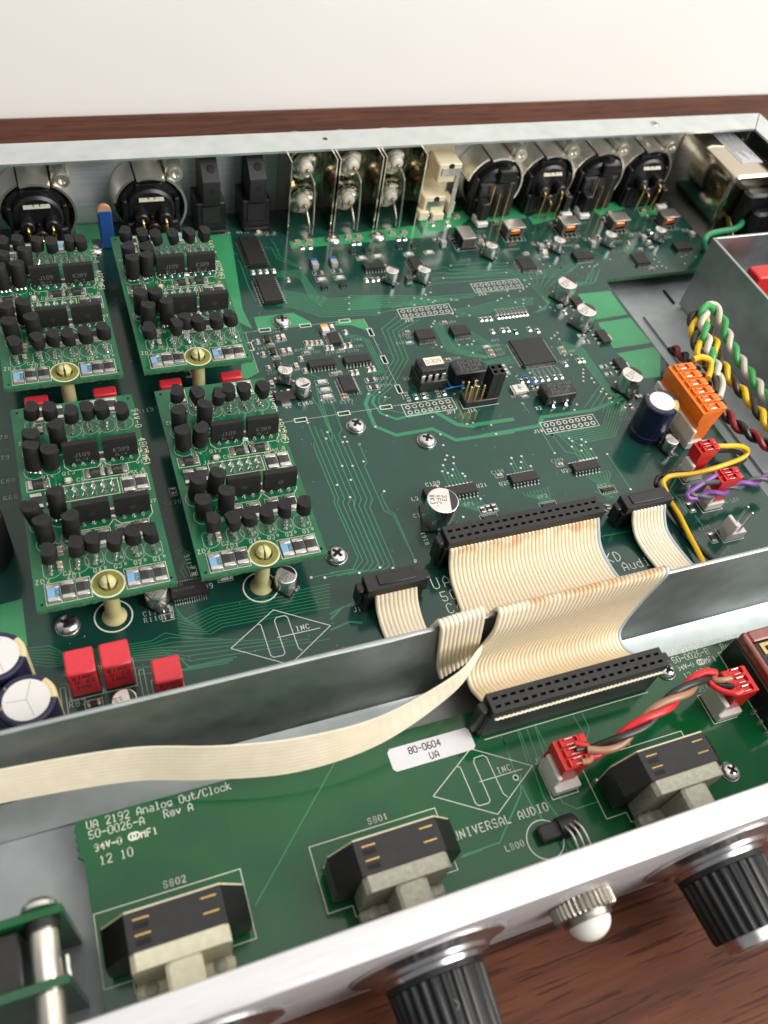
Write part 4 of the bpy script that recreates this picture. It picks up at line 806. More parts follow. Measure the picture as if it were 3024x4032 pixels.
# ---- printed legend
for s_, p, h in (('R113', (-88.4,14.9), 1.5), ('C113', (-99.6,-60.4), 1.5), ('R110', (-99.7,-62.4), 1.5), ('C112', (-101.7,-53.1), 1.5), ('U9', (-82.1,-55.8), 1.7), ('C135', (-61.0,-61.9), 1.5), ('R83', (-121.3,-81.9), 1.7), ('L2', (-12.9,-39.3), 1.5), ('C189', (-6.3,-34.7), 1.5), ('C190', (-14.7,-45.7), 1.5), ('U21', (10.1,-38.9), 1.5), ('RP1', (3.0,-45.1), 1.4), ('U25', (18.0,-39.8), 1.5), ('RP2', (28.5,-47.7), 1.4), ('C198', (17.2,-34.6), 1.4), ('U28', (41.7,-39.4), 1.5), ('RP3', (50.9,-48.1), 1.4), ('C209', (40.0,-34.4), 1.4), ('C245', (82.8,-41.2), 1.4), ('C241', (78.7,-10.0), 1.3), ('C239', (74.7,-21.6), 1.3), ('R194', (39.3,-3.0), 1.3), ('X2', (45.7,-10.4), 1.6), ('R215', (76.6,-72.3), 1.3), ('R214', (76.5,-59.7), 1.3), ('PWR LED', (90.0,-64.3), 1.4), ('Q5', (-41.4,7.8), 1.5), ('C160', (-36.6,8.0), 1.5), ('R158', (-28.0,7.4), 1.4), ('C177', (-22.3,6.0), 1.4), ('C176', (-17.8,9.2), 1.3), ('R165', (-6.0,14.8), 1.3), ('R166', (-5.9,11.4), 1.3), ('C149', (-44.5,37.3), 1.3), ('C154', (-36.9,45.0), 1.2), ('C161', (-25.5,32.2), 1.2), ('C184', (-8.8,35.8), 1.2), ('C185', (-9.3,32.5), 1.2), ('C173', (-19.9,30.5), 1.2), ('C178', (-11.7,30.4), 1.2), ('R155', (-30.5,34.2), 1.2), ('C151', (-42.9,24.2), 1.2), ('U24', (3.6,12.9), 1.5), ('C195', (9.8,35.1), 1.3), ('R184', (7.3,31.3), 1.3), ('U27', (12.4,33.6), 1.2), ('C204', (30.8,39.3), 1.2), ('R188', (42.6,23.6), 1.2), ('C207', (42.5,21.2), 1.2), ('C208', (42.5,18.8), 1.2), ('U29', (44.4,26.4), 1.3), ('C200', (24.7,19.8), 1.2), ('R189', (37.1,12.6), 1.2), ('C227', (66.1,10.8), 1.2), ('C224', (71.3,15.5), 1.2), ('C243', (78.7,-10.2), 1.3), ('U11A', (-42.1,105.4), 1.5), ('U11B', (-34.4,105.2), 1.5), ('C120', (-86.9,-24.2), 1.4), ('R68', (-131.0,-12.3), 1.6), ('C80', (-131.1,-5.8), 1.6), ('R79', (-131.9,3.5), 1.6), ('78', (-130.2,11.9), 1.6), ('J17', (-43.6,-73.3), 1.5), ('C197', (16.2,63.5), 1.0), ('C206', (29.5,61.8), 1.0)):
    text(silk, s_, (*p, ZS), h * 0.92, 'silk_dim' if h < 1.5 or p[0] < -88 else 'silk', h * 0.10)
for s_, p in (('R161', (-13.7,-56.1)), ('C115', (-84.0,-47.7)), ('R173', (2.4,2.7)), ('R174', (9.2,2.5)), ('R187', (13.8,2.6))): text(silk, s_, (*p, ZS), 1.3, 'silk', 0.18, u=(0, 1, 0), v=(-1, 0, 0))
for k in range(9): text(silk, 'R21' + str(k), ((53.5,41.1)[0] + 1.55 * k + 0.4, (53.5,41.1)[1], ZS), 0.85, 'silk_dim', 0.14, u=(0, 1, 0), v=(-1, 0, 0))
for k in range(6): text(silk, 'C22' + str(k), ((53.6,5.8)[0] + 2.05 * k, (53.6,5.8)[1], ZS), 0.9, 'silk_dim', 0.14, u=(0, 1, 0), v=(-1, 0, 0))
text(silk, 'UA', (-18.2, -71.8, ZS), 3.6, 'silk', 0.24); text(silk, '50', (-17.2, -76.4, ZS), 3.1, 'silk', 0.24); text(silk, 'Co', (-17.0, -80.6, ZS), 3.1, 'silk', 0.24)
text(silk, 'KD', (39.3, -76.4, ZS), 3.4, 'silk', 0.24, adv=1.3); text(silk, 'Audio', (43.0, -80.2, ZS), 3.0, 'silk', 0.24, adv=1.3)
def logo(mb, c, s_, z, m):
    """rhombus with a tall looped UA monogram and INC"""
    w = 0.19; q = lambda *pts: mb.line([(c[0] + a * s_, c[1] + b * s_) for a, b in pts], w, z, m)
    q((-14, 0), (0, 8.8), (14, 0), (0, -8.8), (-14, 0)); q((-5.6, 5.3), (-5.0, 5.3), (-4.5, 4.9), (-4.3, -4.7), (-3.7, -5.5), (-1.1, -5.6), (-0.4, -5.0), (-0.6, 5.3), (0.1, 6.2), (2.4, 6.3), (3.2, 5.5), (3.5, -4.4), (4.3, -5.6)); q((-1.2, 0.05), (11.0, 0.0))
    text(mb, 'INC', (c[0] + 4.5 * s_, c[1] + 0.6 * s_, z), 1.5 * s_, m, 0.2, adv=1.4)
logo(silk, (-65.4, -75.8), 1.0, ZS, 'silk')
for p in [(-66.9,-58.9),(-107.2,-58.3)]: silk.ring(p, 4.7, 5.1, ZS, 'silk', 32)
for x0, x1 in ((-123.0, -121.8), (-103.6, -102.4)): silk.line([(x0, -96), (x0, -76), (x1, -76), (x1, -96)], 0.2, ZS, 'silk_dim')
put('silkscreen', silk.mesh('silkscreen', 0), mbd, kind='stuff')
ds = MB(); rnd = random.Random(21)
for k in range(420):
    x, y = rnd.uniform(-125, 108), rnd.uniform(-95, 100); a = rnd.uniform(0, 6.28); l = rnd.uniform(0.08, 0.5 if k % 5 == 0 else 0.16); w_ = rnd.uniform(0.05, 0.09)
    u = (math.cos(a) * l, math.sin(a) * l); n_ = (-math.sin(a) * w_, math.cos(a) * w_)
    ds.add([(x - u[0] - n_[0], y - u[1] - n_[1], 0.06), (x + u[0] - n_[0], y + u[1] - n_[1], 0.06), (x + u[0] + n_[0], y + u[1] + n_[1], 0.06), (x - u[0] + n_[0], y - u[1] + n_[1], 0.06)], [(0, 1, 2, 3)], 'silk_dim')
put('dust', ds.mesh('dust', 0), mbd, kind='stuff')

# ================================================================== FOUR PLUG-IN TRANSISTOR CARDS
def to92_mesh(h, z0):
    """half-round plastic body, flat side towards +x, with a moulding slit on top"""
    m = MB(); r = 2.3; fx = 1.45; a0 = math.acos(fx / r); n = 22
    pts = [(r * math.cos(a0 + (2 * math.pi - 2 * a0) * k / n), r * math.sin(a0 + (2 * math.pi - 2 * a0) * k / n)) for k in range(n + 1)]
    def ring(s_, z): return [(p[0] * s_, p[1] * s_, z) for p in pts]
    m.loft([ring(0.95, z0), ring(1.0, z0 + 0.3), ring(0.985, z0 + h - 0.18), ring(0.93, z0 + h)], 'epoxy')
    m.box(-0.08, 0.12, -0.9, 0.9, z0 + h - 0.02, z0 + h + 0.03, 'hole_black'); return m.mesh('to92')
def leads_mesh(z0):
    m = MB()
    for y in (-1.27, 0, 1.27):
        m.box(-0.24, 0.24, y - 0.2, y + 0.2, 0, z0 + 0.1, 'tin'); m.lathe([(0.75, 0.04), (0.6, 0.3), (0.32, 0.8), (0.28, 1.0)], (0, y, 0), 'solder', seg=12)
    return m.mesh('leads', 40)
SHORT = to92_mesh(4.0, 4.8); TALL = to92_mesh(8.2, 1.6); LS = leads_mesh(4.8); LT_ = leads_mesh(1.6)
def sip_meshes():
    b = MB(); b.prism([(-1.15, 1.3), (1.15, 1.3), (1.15, 7.6), (0.35, 8.0), (-0.8, 8.0), (-1.15, 7.2)], -4.65, 4.65, 'epoxy', 'x')
    l = MB()
    for k in range(7):
        y = -0.9 if k % 2 else 0.9; x = -3.8 + 1.27 * k
        l.box(x - 0.22, x + 0.22, min(y, 0), max(y, 0), 1.1, 1.5, 'tin').box(x - 0.22, x + 0.22, y - 0.2, y + 0.2, 0, 1.5, 'tin'); l.lathe([(0.7, 0.04), (0.5, 0.4), (0.3, 0.9)], (x, y, 0), 'solder', seg=12)
    return b.mesh('sip'), l.mesh('sip_leads', 40)
SIP, SIPL = sip_meshes()
CW, CD = 34.3, 69.9
Tn = [(30.7, 12.1, 0), (25.8, 12.1, 0), (20.8, 12.2, 0), (15.7, 12.1, 0), (11.2, 11.6, math.pi), (4.6, 11.6, math.pi), (5.2, 61.6, math.pi), (10.5, 60.4, math.pi), (15.6, 58.5, math.pi), (20.6, 58.7, math.pi), (25.2, 58.5, math.pi), (30.1, 58.6, math.pi)]
Tt = [(3.7, 26.2), (8.6, 27.3), (4.7, 19.8), (10.9, 20.3), (4.3, 51.8), (11.6, 52.4), (4.1, 45.0), (8.8, 45.6)]
SIPS = [(17.0, 46.0, 'J109'), (27.5, 45.8, 'K389'), (16.9, 24.9, ''), (27.3, 25.0, '')]
CCH = [('b20', 4.4, 4.1, 1), ('r20', 7.95, 4.3, 1), ('r20', 11.5, 4.3, 1), ('b20', 23.8, 4.1, 1), ('r20', 27.2, 4.0, 1), ('r20', 30.6, 4.0, 1), ('c8', 7.5, 16.6, 1), ('c8', 6.95, 11.9, 1), ('r20', 18.8, 18.6, 1), ('r20', 24.0, 18.9, 1), ('r20', 29.0, 19.3, 1), ('r20', 13.8, 18.6, 1),
       ('r20', 4.5, 40.0, 0), ('r20', 19.6, 41.0, 0), ('r20', 25.6, 41.0, 0), ('r20', 27.7, 35.0, 1), ('r20', 31.3, 35.1, 1), ('p8', 12.4, 39.5, 0), ('c8', 7.2, 59.6, 1), ('r20', 7.0, 66.0, 1), ('b20', 23.0, 66.2, 1), ('r20', 27.6, 66.4, 1), ('r20', 12.6, 66.0, 1), ('r20', 3.6, 34.2, 1), ('r20', 7.4, 34.4, 1), ('p8', 26.0, 30.0, 0), ('r20', 30.4, 29.0, 1), ('r12', 22.2, 46.6, 1), ('r12', 22.1, 26.0, 1)]
def make_card(label, loc, rz):
    t = thing('transistor_card', label, 'circuit card', loc, 'plug-in transistor cards', (0, 0, rz))
    edge = [(0, 0)] + [(x_, random.uniform(-0.18, 0.12)) for x_ in [CW * i / 40 for i in range(1, 40)]] + [(CW, 0), (CW, CD), (0, CD)]
    hl = [circ((17.55, 4.0), 2.3, 20)] + [circ(c, 0.45, 8) for c in ((33.0, 2.0), (1.6, 68.3), (32.9, 68.3), (1.3, 1.6), (25.2, 37.8))]
    put('substrate', holed_plate(edge, hl, -1.6, 0, 'mask_card', 'board_edge'), t)
    tr = MB(); rnd = random.Random(3)
    for k in range(26):
        x, y = rnd.uniform(2, 32), rnd.uniform(3, 67); d = rnd.choice((-1, 1)); l = rnd.uniform(3, 9)
        tr.line([(x, y), (x, min(CD - 1, y + l)), (min(33, max(1, x + d * l * 0.4)), min(CD - 1, y + l * 1.4))], 0.5, 0.02 + 0.0004 * k, 'mask_card_trace')
    put('traces', tr.mesh('card_traces', 0), t, kind='stuff')
    sk = MB(); Z = 0.05
    sk.ring((17.55, 4.0), 3.9, 4.35, Z, 'silk_cream', 36); put('bare_laminate', MB().ring((17.55, 4.0), 2.32, 3.85, 0.03, 'laminate', 32), t) 
    for x0, x1 in ((2.5, 13.4), (21.9, 32.5)):
        sk.line([(x0, 1.0), (x1, 1.0), (x1, 7.3), (x0, 7.3), (x0, 1.0)], 0.15, Z, 'silk_cream')
        for q in (1, 2): sk.line([(x0 + (x1 - x0) * q / 3, 1.0), (x0 + (x1 - x0) * q / 3, 7.3)], 0.15, Z, 'silk_cream')
    for (x, y, a) in Tn + [(x, y, 0.0) for x, y in Tt]:
        c, s_ = math.cos(a), math.sin(a); arc = [(x + c * 2.75 * math.cos(q) - s_ * 2.75 * math.sin(q), y + s_ * 2.75 * math.cos(q) + c * 2.75 * math.sin(q)) for q in [math.radians(60 + 240 * i / 18) for i in range(19)]]
        sk.line([arc[-1], (arc[-1][0] * 0.45 + arc[0][0] * 0.55 + 0.5 * c, arc[-1][1] * 0.45 + arc[0][1] * 0.55)] if False else [arc[-1], (x + c * 1.9, y - 1.7 * c), (x + c * 1.9, y + 1.7 * c), arc[0]], 0.13, Z, 'silk_dim'); sk.line(arc, 0.13, Z, 'silk_dim')
    for k, (x, y, a) in enumerate(Tn[:4]): text(sk, 'Q%d' % (k + 1), (x - 1.0, 8.0, Z), 1.25, 'silk_cream', 0.14); text(sk, 'G', (x + 1.0, 10.9, Z), 0.8, 'silk', 0.12); text(sk, 'D', (x + 1.7, 8.6, Z), 0.8, 'silk', 0.12)
    for k, (x, y, a) in enumerate(Tn[8:]): text(sk, 'S', (x - 2.4, 55.6, Z), 0.8, 'silk', 0.12); text(sk, 'G', (x - 2.6, 58.2, Z), 0.8, 'silk', 0.12); text(sk, 'D', (x - 2.4, 61.2, Z), 0.8, 'silk', 0.12)
    for s_, x, y, h in (('ZD2', 0.6, 7.7, 1.5), ('ZD1', 8.2, 7.7, 1.5), ('C1', 7.4, 8.9, 1.4), ('C2', 6.6, 18.2, 1.4), ('Q11', 31.2, 42.2, 1.3), ('Q12', 21.4, 42.9, 1.3), ('Q13', 11.2, 42.0, 1.4), ('Q14', 5.8, 42.0, 1.3), ('C6', 14.6, 39.0, 1.4), ('J1', 8.4, 38.0, 1.5), ('Rev A', 28.0, 39.2, 1.2), ('UA 2192', 26.6, 38.0, 1.1), ('Q15', 12.0, 53.7, 1.3), ('Q7', 32.2, 27.4, 1.2), ('Q8', 21.6, 27.0, 1.2), ('Q6', 8.0, 16.8, 1.3), ('ZD4', 1.0, 55.5, 1.4)): text(sk, s_, (x, y, Z), h * 0.9, 'silk_cream', 0.13)
    text(sk, '94V-0', (33.2, 63.5, Z), 1.7, 'silk_cream', 0.2, u=(0, -1, 0), v=(1, 0, 0)); text(sk, '4803', (33.1, 51.6, Z), 2.0, 'silk_cream', 0.24, u=(0, -1, 0), v=(1, 0, 0), adv=1.25); text(sk, 'MF1', (33.1, 44.8, Z), 1.7, 'silk_cream', 0.22, u=(0, -1, 0), v=(1, 0, 0), adv=1.2); sk.ring((33.8, 46.4), 0.7, 1.0, Z, 'silk_cream')
    sk.line([(9.6, 32.6), (25.1, 32.6), (25.1, 38.2), (9.6, 38.2), (9.6, 32.6)], 0.18, Z, 'silk_cream')
    for x, y, n_ in SIPS: sk.line([(x - 5.0, y + 1.7), (x + 5.0, y + 1.7), (x + 5.0, y - 1.0), (x + 3.6, y - 2.8), (x - 3.6, y - 2.8), (x - 5.0, y - 1.0), (x - 5.0, y + 1.7)], 0.18, Z, 'silk_cream')
    for tp, x, y, v in CCH[12:17] + CCH[19:22] + CCH[8:12]:
        l, w, h, b = CH[tp]; a, c = (w / 2 + 0.4, l / 2 + 0.5) if v else (l / 2 + 0.5, w / 2 + 0.4); sk.line([(x - a, y - c), (x + a, y - c), (x + a, y + c), (x - a, y + c), (x - a, y - c)], 0.16, Z, 'silk_cream')
    for tp, x, y, v in CCH[:6] + CCH[12:17]: text(sk, '1620' if tp[0] == 'b' else '1501', (x + 0.5, y + 1.0, 0.74) if v else (x - 1.0, y - 0.5, 0.74), 0.9, 'print_black' if tp[0] == 'b' else 'print_grey', 0.14, u=(0, -1, 0) if v else (1, 0, 0), v=(1, 0, 0) if v else (0, 1, 0), adv=1.1)
    put('silkscreen', sk.mesh('card_silk', 0), t, kind='stuff')
    for tp, x, y, v in CCH: chip(t, tp, x, y, v)
    hp = MB()
    for i in range(6):
        for j in range(2): hp.lathe([(0.95, 0.04), (0.8, 0.35), (0.45, 0.9), (0.3, 1.6), (0.28, 1.9)], (11.0 + 2.54 * i, 34.1 + 2.54 * j, 0), 'solder', seg=12)
    put('header_pins', hp, t, kind='stuff'); pl = MB().rbox(9.6, 25.0, 32.8, 38.0, -14.2, -1.65, 'black_plastic', 0.3); put('connector', pl, t)
    for x, y, a in Tn:
        o = put('transistor', SHORT, t, (x, y, 0), (random.gauss(-0.03, 0.085), random.gauss(0, 0.085), a + random.uniform(-0.45, 0.45))); put('leads', LS, o)
    for x, y in Tt:
        o = put('transistor', TALL, t, (x, y, 0), (random.gauss(0.02, 0.08), random.gauss(0, 0.11), math.pi / 2 + random.uniform(-0.6, 0.6))); put('leads', LT_, o)
    for x, y, n_ in SIPS:
        o = put('dual_transistor', SIP, t, (x, y, 0), (random.uniform(-0.05, 0.03), 0, random.uniform(-0.02, 0.02)), label=('flat black dual transistor marked ' + n_) if n_ else None); put('leads', SIPL, o); m = MB()
        if n_: text(m, n_, (-1.9, -1.17, 3.4), 1.35, 'print_grey', 0.16, u=(1, 0, 0), v=(0, 0, 1), adv=1.25); text(m, 'BL-4', (-1.6, -1.17, 1.7), 0.9, 'print_grey', 0.11, u=(1, 0, 0), v=(0, 0, 1))
        else: m.lathe([(0.9, -0.02), (0.85, 0.0)], (0.0, -1.16, 4.2), 'res_black', 'y', 18)
        put('marking', m, o)
    return t
random.seed(11)
make_card('green transistor card in front on the left, just behind the red box capacitor pair', (-124.5, -62.3, 16.0), 0.002)
make_card('green transistor card in front on the right, just left of the open dark board', (-84.0, -62.4, 16.0), -0.005)
make_card('green transistor card at the rear left, partly cut by the left edge of the photo', (-91.30650040515592 - 34.3, 16.6, 16.0), 0.0)
make_card('green transistor card at the rear beside the blue film capacitor', (-85.2, 16.5, 16.0), -0.003)
def nylon_post(x, y, label):
    t = thing('nylon_standoff', label, 'standoff', (x, y, 0.02), 'nylon standoffs under the transistor cards')
    put('post', MB().lathe([(3.3, 0.0), (3.1, 0.4), (2.5, 1.0), (2.15, 2.0), (2.05, 3.0), (2.05, 14.35)], (0, 0, 0), 'nylon', seg=28), t)
    h = MB()
    for s_ in (-1, 1):
        pts = [(s_ * 0.35 + s_ * 1.55 * math.sin(math.pi * k / 10), 1.75 * math.cos(math.pi * k / 10)) for k in range(11)]
        h.loft([[(p[0] * q, p[1] * q, z) for p in (pts if s_ < 0 else pts[::-1])] for q, z in ((0.9, 14.4), (0.95, 16.4), (1.1, 16.9), (0.75, 18.2), (0.35, 18.6))], 'nylon')
    put('snap_prongs', h, t)
nylon_post(-106.95, -58.3, 'cream nylon standoff through the front left transistor card')
nylon_post(-66.6, -58.5, 'cream nylon standoff through the front right transistor card')
nylon_post(-91.30650040515592 - 34.3 + 17.55, 20.6, 'cream nylon standoff through the rear left transistor card'); nylon_post(-67.6, 20.5, 'cream nylon standoff through the rear transistor card by the blue capacitor')

# ================================================================== FRONT CIRCUIT BOARD (two scored sections)
fb = thing('front_circuit_board', 'bright green circuit board behind the front panel, printed UA 2192 Analog Out/Clock', 'circuit board', (0, 0, 0))
rnd = random.Random(5)
le = [(-124.0, -110.4)] + [(-123.9 + (rnd.uniform(-0.5, 0.45) if k % 2 else -0.3), -110.4 - 1.0 * k) for k in range(1, 9)] + [(-122.9, -119.5), (-122.7, -145.0)] + [(-123.0 + (rnd.uniform(-0.5, 0.4)), -145.5 - k) for k in range(0, 8)] + [(-123.4, -154.5)]
put('substrate', holed_plate(le + [(210, -154.5), (210, -110.4)], [circ((-18.6, -130.3), 0.45, 10)], -1.6, 0, 'mask_front', 'board_edge'), fb)
ft = MB(); 
bundle([(-50.6,-116.6),(-60.8,-114.3)], [(-50.9,-117.5),(-61.1,-115.1)], 2, 0.1, False) if False else None
ft.line([(-62.2,-113.9),(-89.0,-140.2)], 0.22, 0.02, 'mask_front_trace')
for pl in ([(-17.6,-119.0),(-17.7,-126.2)], [(-12.7,-119.0),(-13.8,-127.4)], [(-10.0,-119.0),(-10.9,-128.2)], [(-7.3,-119.0),(-7.0,-125.2)], [(4.2,-118.9),(4.7,-124.2),(1.4,-127.6)], [(7.0,-119.1),(6.9,-123.6),(4.0,-126.8)], [(-39.3,-144.0),(-29.3,-143.9),(-19.0,-134.4),(-17.0,-130.0)], [(-12.1,-118.3),(-13.7,-137.3),(-12.3,-142.6)], [(-7.5,-118.9),(-9.7,-134.7),(-9.5,-139.7),(-6.7,-142.1),(-0.5,-142.1)], [(-17.5,-119.4),(-18.2,-128.4),(-17.7,-137.3),(-16.3,-142.6)], [(-40.0,-144.3),(-34.1,-144.2)]): ft.line(pl, 0.3, 0.02, 'mask_front_trace')
put('traces', ft.mesh('front_traces', 0), fb, kind='stuff')
fs = MB(); Z = 0.05
text(fs, 'UA 2192 Analog Out/Clock', (-121.3, -112.9, Z), 1.8, 'silk', 0.21, adv=1.17); text(fs, '50-0026-A   Rev A', (-121.1, -115.3, Z), 1.8, 'silk', 0.21, adv=1.17)
text(fs, '94V-0', (-120.3, -118.3, Z), 1.5, 'silk', 0.3, adv=1.25); fs.ring((-112.0, -117.4), 0.6, 1.0, Z, 'silk'); fs.ring((-111.2, -117.4), 0.6, 1.0, Z + 0.003, 'silk'); text(fs, 'MF1', (-110.0, -118.3, Z), 1.6, 'silk', 0.27, adv=1.25); text(fs, '12 10', (-119.6, -121.6, Z), 1.9, 'silk', 0.2, adv=1.2)
text(fs, 'UA 2192 Pushbutton', (41.2, -110.4, Z), 1.8, 'silk', 0.21, adv=1.2); text(fs, '50-0026-B   Rev A', (41.2, -112.8, Z), 1.8, 'silk', 0.21, adv=1.2); text(fs, '94V-0', (41.3, -115.3, Z), 1.4, 'silk', 0.28, adv=1.25); fs.ring((49.0, -114.5), 0.6, 1.0, Z, 'silk'); fs.ring((49.8, -114.5), 0.6, 1.0, Z + 0.003, 'silk'); text(fs, 'MF1', (51.0, -115.3, Z), 1.6, 'silk', 0.27, adv=1.25); text(fs, '12 10', (41.9, -118.2, Z), 1.8, 'silk', 0.2, adv=1.2)
logo(fs, (-27.0, -128.7), 1.0, Z, 'silk'); text(fs, 'UNIVERSAL AUDIO', (-39.8, -140.3, Z), 2.0, 'silk', 0.24, adv=1.33); fs.ring((-18.6, -130.3), 0.5, 0.8, Z + 0.002, 'silk')
fs.ring((-18.0, -146.6), 4.6, 4.85, Z, 'silk', 32); text(fs, 'L800', (-28.5, -146.4, Z), 1.4, 'silk', 0.2); text(fs, 'S802', (-107.2, -130.6, Z), 1.4, 'silk', 0.2); text(fs, 'S801', (-58.6, -130.6, Z), 1.4, 'silk', 0.2); text(fs, 'S800', (11.0, -130.8, Z), 1.4, 'silk', 0.2); text(fs, 'J800', (-12.0, -128.6, Z), 1.4, 'silk', 0.2); text(fs, 'J810', (43.6, -122.8, Z), 1.4, 'silk', 0.2)
for cx in (-106.4, -57.8, 15.7):
    x0, x1 = cx - 16.1, cx + 16.1
    fs.line([(x0, -146.7), (x0, -131.5), (x1, -131.5), (x1, -146.7), (x1 - 5.9, -146.7), (x1 - 5.9, -149.2), (x0 + 5.9, -149.2), (x0 + 5.9, -146.7), (x0, -146.7)], 0.2, Z, 'silk')
for x0, x1, y0, y1 in ((-11.7, -4.2, -138.3, -129.6), (42.4, 50.2, -132.4, -123.6)): fs.line([(x0, y0), (x1, y0), (x1, y1), (x0, y1), (x0, y0)], 0.2, Z, 'silk')
fs.line([(-22.4, -118.7), (28.7, -118.7)], 0.22, Z, 'silk'); fs.line([(56.4, -138), (56.4, -113.3), (58.5, -113.3)], 0.22, Z, 'silk')
put('silkscreen', fs.mesh('front_silk', 0), fb, kind='stuff')
st = MB(); q = [(-48.4, -120.3), (-25.4, -120.3), (-25.4, -114.2), (-48.4, -114.2)]; c = 0.8
st.prism([(q[0][0] + c, q[0][1]), (q[1][0] - c, q[1][1]), (q[1][0], q[1][1] + c), (q[2][0], q[2][1] - c), (q[2][0] - c, q[2][1]), (q[3][0] + c, q[3][1]), (q[3][0], q[3][1] - c), (q[0][0], q[0][1] + c)], 0.06, 0.16, 'label_white')
text(st, '80-0604', (-42.9, -116.9, 0.17), 1.7, 'print_black', 0.28, adv=1.15); text(st, 'UA', (-38.0, -119.6, 0.17), 1.7, 'print_black', 0.28, adv=1.25)
tag(put('sticker', st), 'white sticker printed 80-0604 UA on the front green board', 'sticker')

def rotary(cx, label, castm):
    """octagonal black wafer body with a cast T-shaped bushing reaching the panel"""
    t = thing('rotary_switch', label, 'switch', (cx, -131.5, 0.1), 'rotary switches behind the front panel')
    y0 = 131.5
    body = [(-14.8, 3.0), (-11.5, 0.4), (11.5, 0.4), (14.8, 3.0), (14.8, 11.6), (9.7, 18.0), (-9.7, 18.0), (-14.8, 11.6)]
    put('body', MB().prism(body, -145.4 + y0, -138.0 + y0, 'black_plastic', 'y').prism([(a * 0.985, b * 0.99 + 0.05) for a, b in body], -137.9 + y0, -137.6 + y0, 'cream_plastic', 'y'), t)
    for x in (-6.6, 6.9):
        for y in (-139.6, -142.6):
            put('contact', MB().rbox(x - 1.6, x + 1.6, y - 0.14 + y0, y + 0.14 + y0, 17.5, 18.25, 'gold', 0.05), t)
    for y in (-140.9, -144.0): put('slot', MB().box(-8.2, -5.2, y - 0.55 + y0, y + 0.55 + y0, 17.6, 18.03, 'hole_black'), t)
    f = MB(); f.prism([(-9.8, 2.0), (9.8, 2.0), (9.8, 16.8), (8.8, 17.8), (-8.8, 17.8), (-9.8, 16.8)], -148.9 + y0, -145.5 + y0, castm, 'y'); f.rbox(-10.2, 10.2, -151.8 + y0, -149.0 + y0, 1.0, 5.0, castm, 0.6)
    f.rbox(-3.6, 3.6, -156.4 + y0, -148.7 + y0, 2.8, 17.79, castm, 0.7)
    put('bushing', f, t)
    for s_ in (-1, 1): put('rivet', MB().lathe([(1.5, 0), (1.4, 0.25), (0.9, 0.45), (0.1, 0.5)], (s_ * 7.0, -150.4 + y0, 4.95), 'diecast', 'z', 20), t)
    for x in (-14.0, -9, 9, 14.0): put('terminal', MB().lathe([(0.9, 0), (0.8, 0.5), (0.35, 1.2)], (x, -137.2 + y0, 0), 'solder', seg=12), t)
rotary(-106.0, 'black rotary switch with cream bushing at the lower left', 'diecast_cream')
rotary(-57.8, 'black rotary switch with grey bushing in the middle, below the sticker', 'diecast'); rotary(15.4, 'black rotary switch with grey bushing on the right, near the red plug', 'diecast')
for p in [(38.7,-145.5),(37.3,-114.5)]: screw(fb, p[0], p[1], 0, 0.2).scale = (0.82, 0.82, 0.82)
# pushbutton block at the right edge
t = thing('push_button_switch', 'black push button switch with a clear red cover at the right edge', 'switch', (62, -126, 0.1))
put('housing', MB().rbox(-5.2, 14, -14, 12.4, 0.2, 9.0, 'black_plastic', 0.4), t); put('cover', MB().rbox(-5.0, -3.2, -13.6, 12.0, 9.1, 12.6, 'clear_red', 0.4).rbox(-3.1, 14, 8.6, 12.0, 9.1, 12.6, 'clear_red', 0.4), t); put('contact_deck', MB().rbox(-3.0, 14, -13.4, 8.4, 9.1, 12.0, 'black_matte', 0.3), t)
for k in range(4): put('contact_spring', MB().cells([-2.2, -1.1, 1.1, 2.2], [-1.7, -0.7, 0.7, 1.7], [[12.35] * 3, [12.35, 12.05, 12.35], [12.35] * 3], 12.0, 'sleeve_gold', 'hole_black'), t, (0.6, 6.0 - 4.6 * k, 0), (0, 0, 0.0))
for k in range(3): put('terminal', MB().lathe([(0.9, 0), (0.8, 0.5), (0.35, 1.2)], (-5.9, -6.5 - 3.2 * k, 0), 'solder', seg=12), t)
# light holder beside the logo
t = thing('lamp_holder', 'small black lamp holder with three bent wire legs by the front panel', 'lamp holder', (-17.0, -146.0, 0.1))
put('body', MB().lathe([(2.5, 0), (2.6, 1.5), (2.6, 4.5), (2.0, 5.2)], (2.6, 0.6, 1.2), 'black_matte', 'x', 24).rbox(-2.8, 3.4, -1.6, 2.4, 0.1, 2.6, 'black_matte', 0.4), t)
for k in range(3): put('lead', MB().tube(spline([(3.6 + 1.5 * k, 0.2 + 0.35 * k, 3.4), (4.0 + 1.6 * k, -2.2 + 0.2 * k, 4.6), (4.2 + 1.7 * k, -5.5, 4.0), (4.2 + 1.7 * k, -8.2, 2.0)], 6), 0.32, 'tin', 8), t)

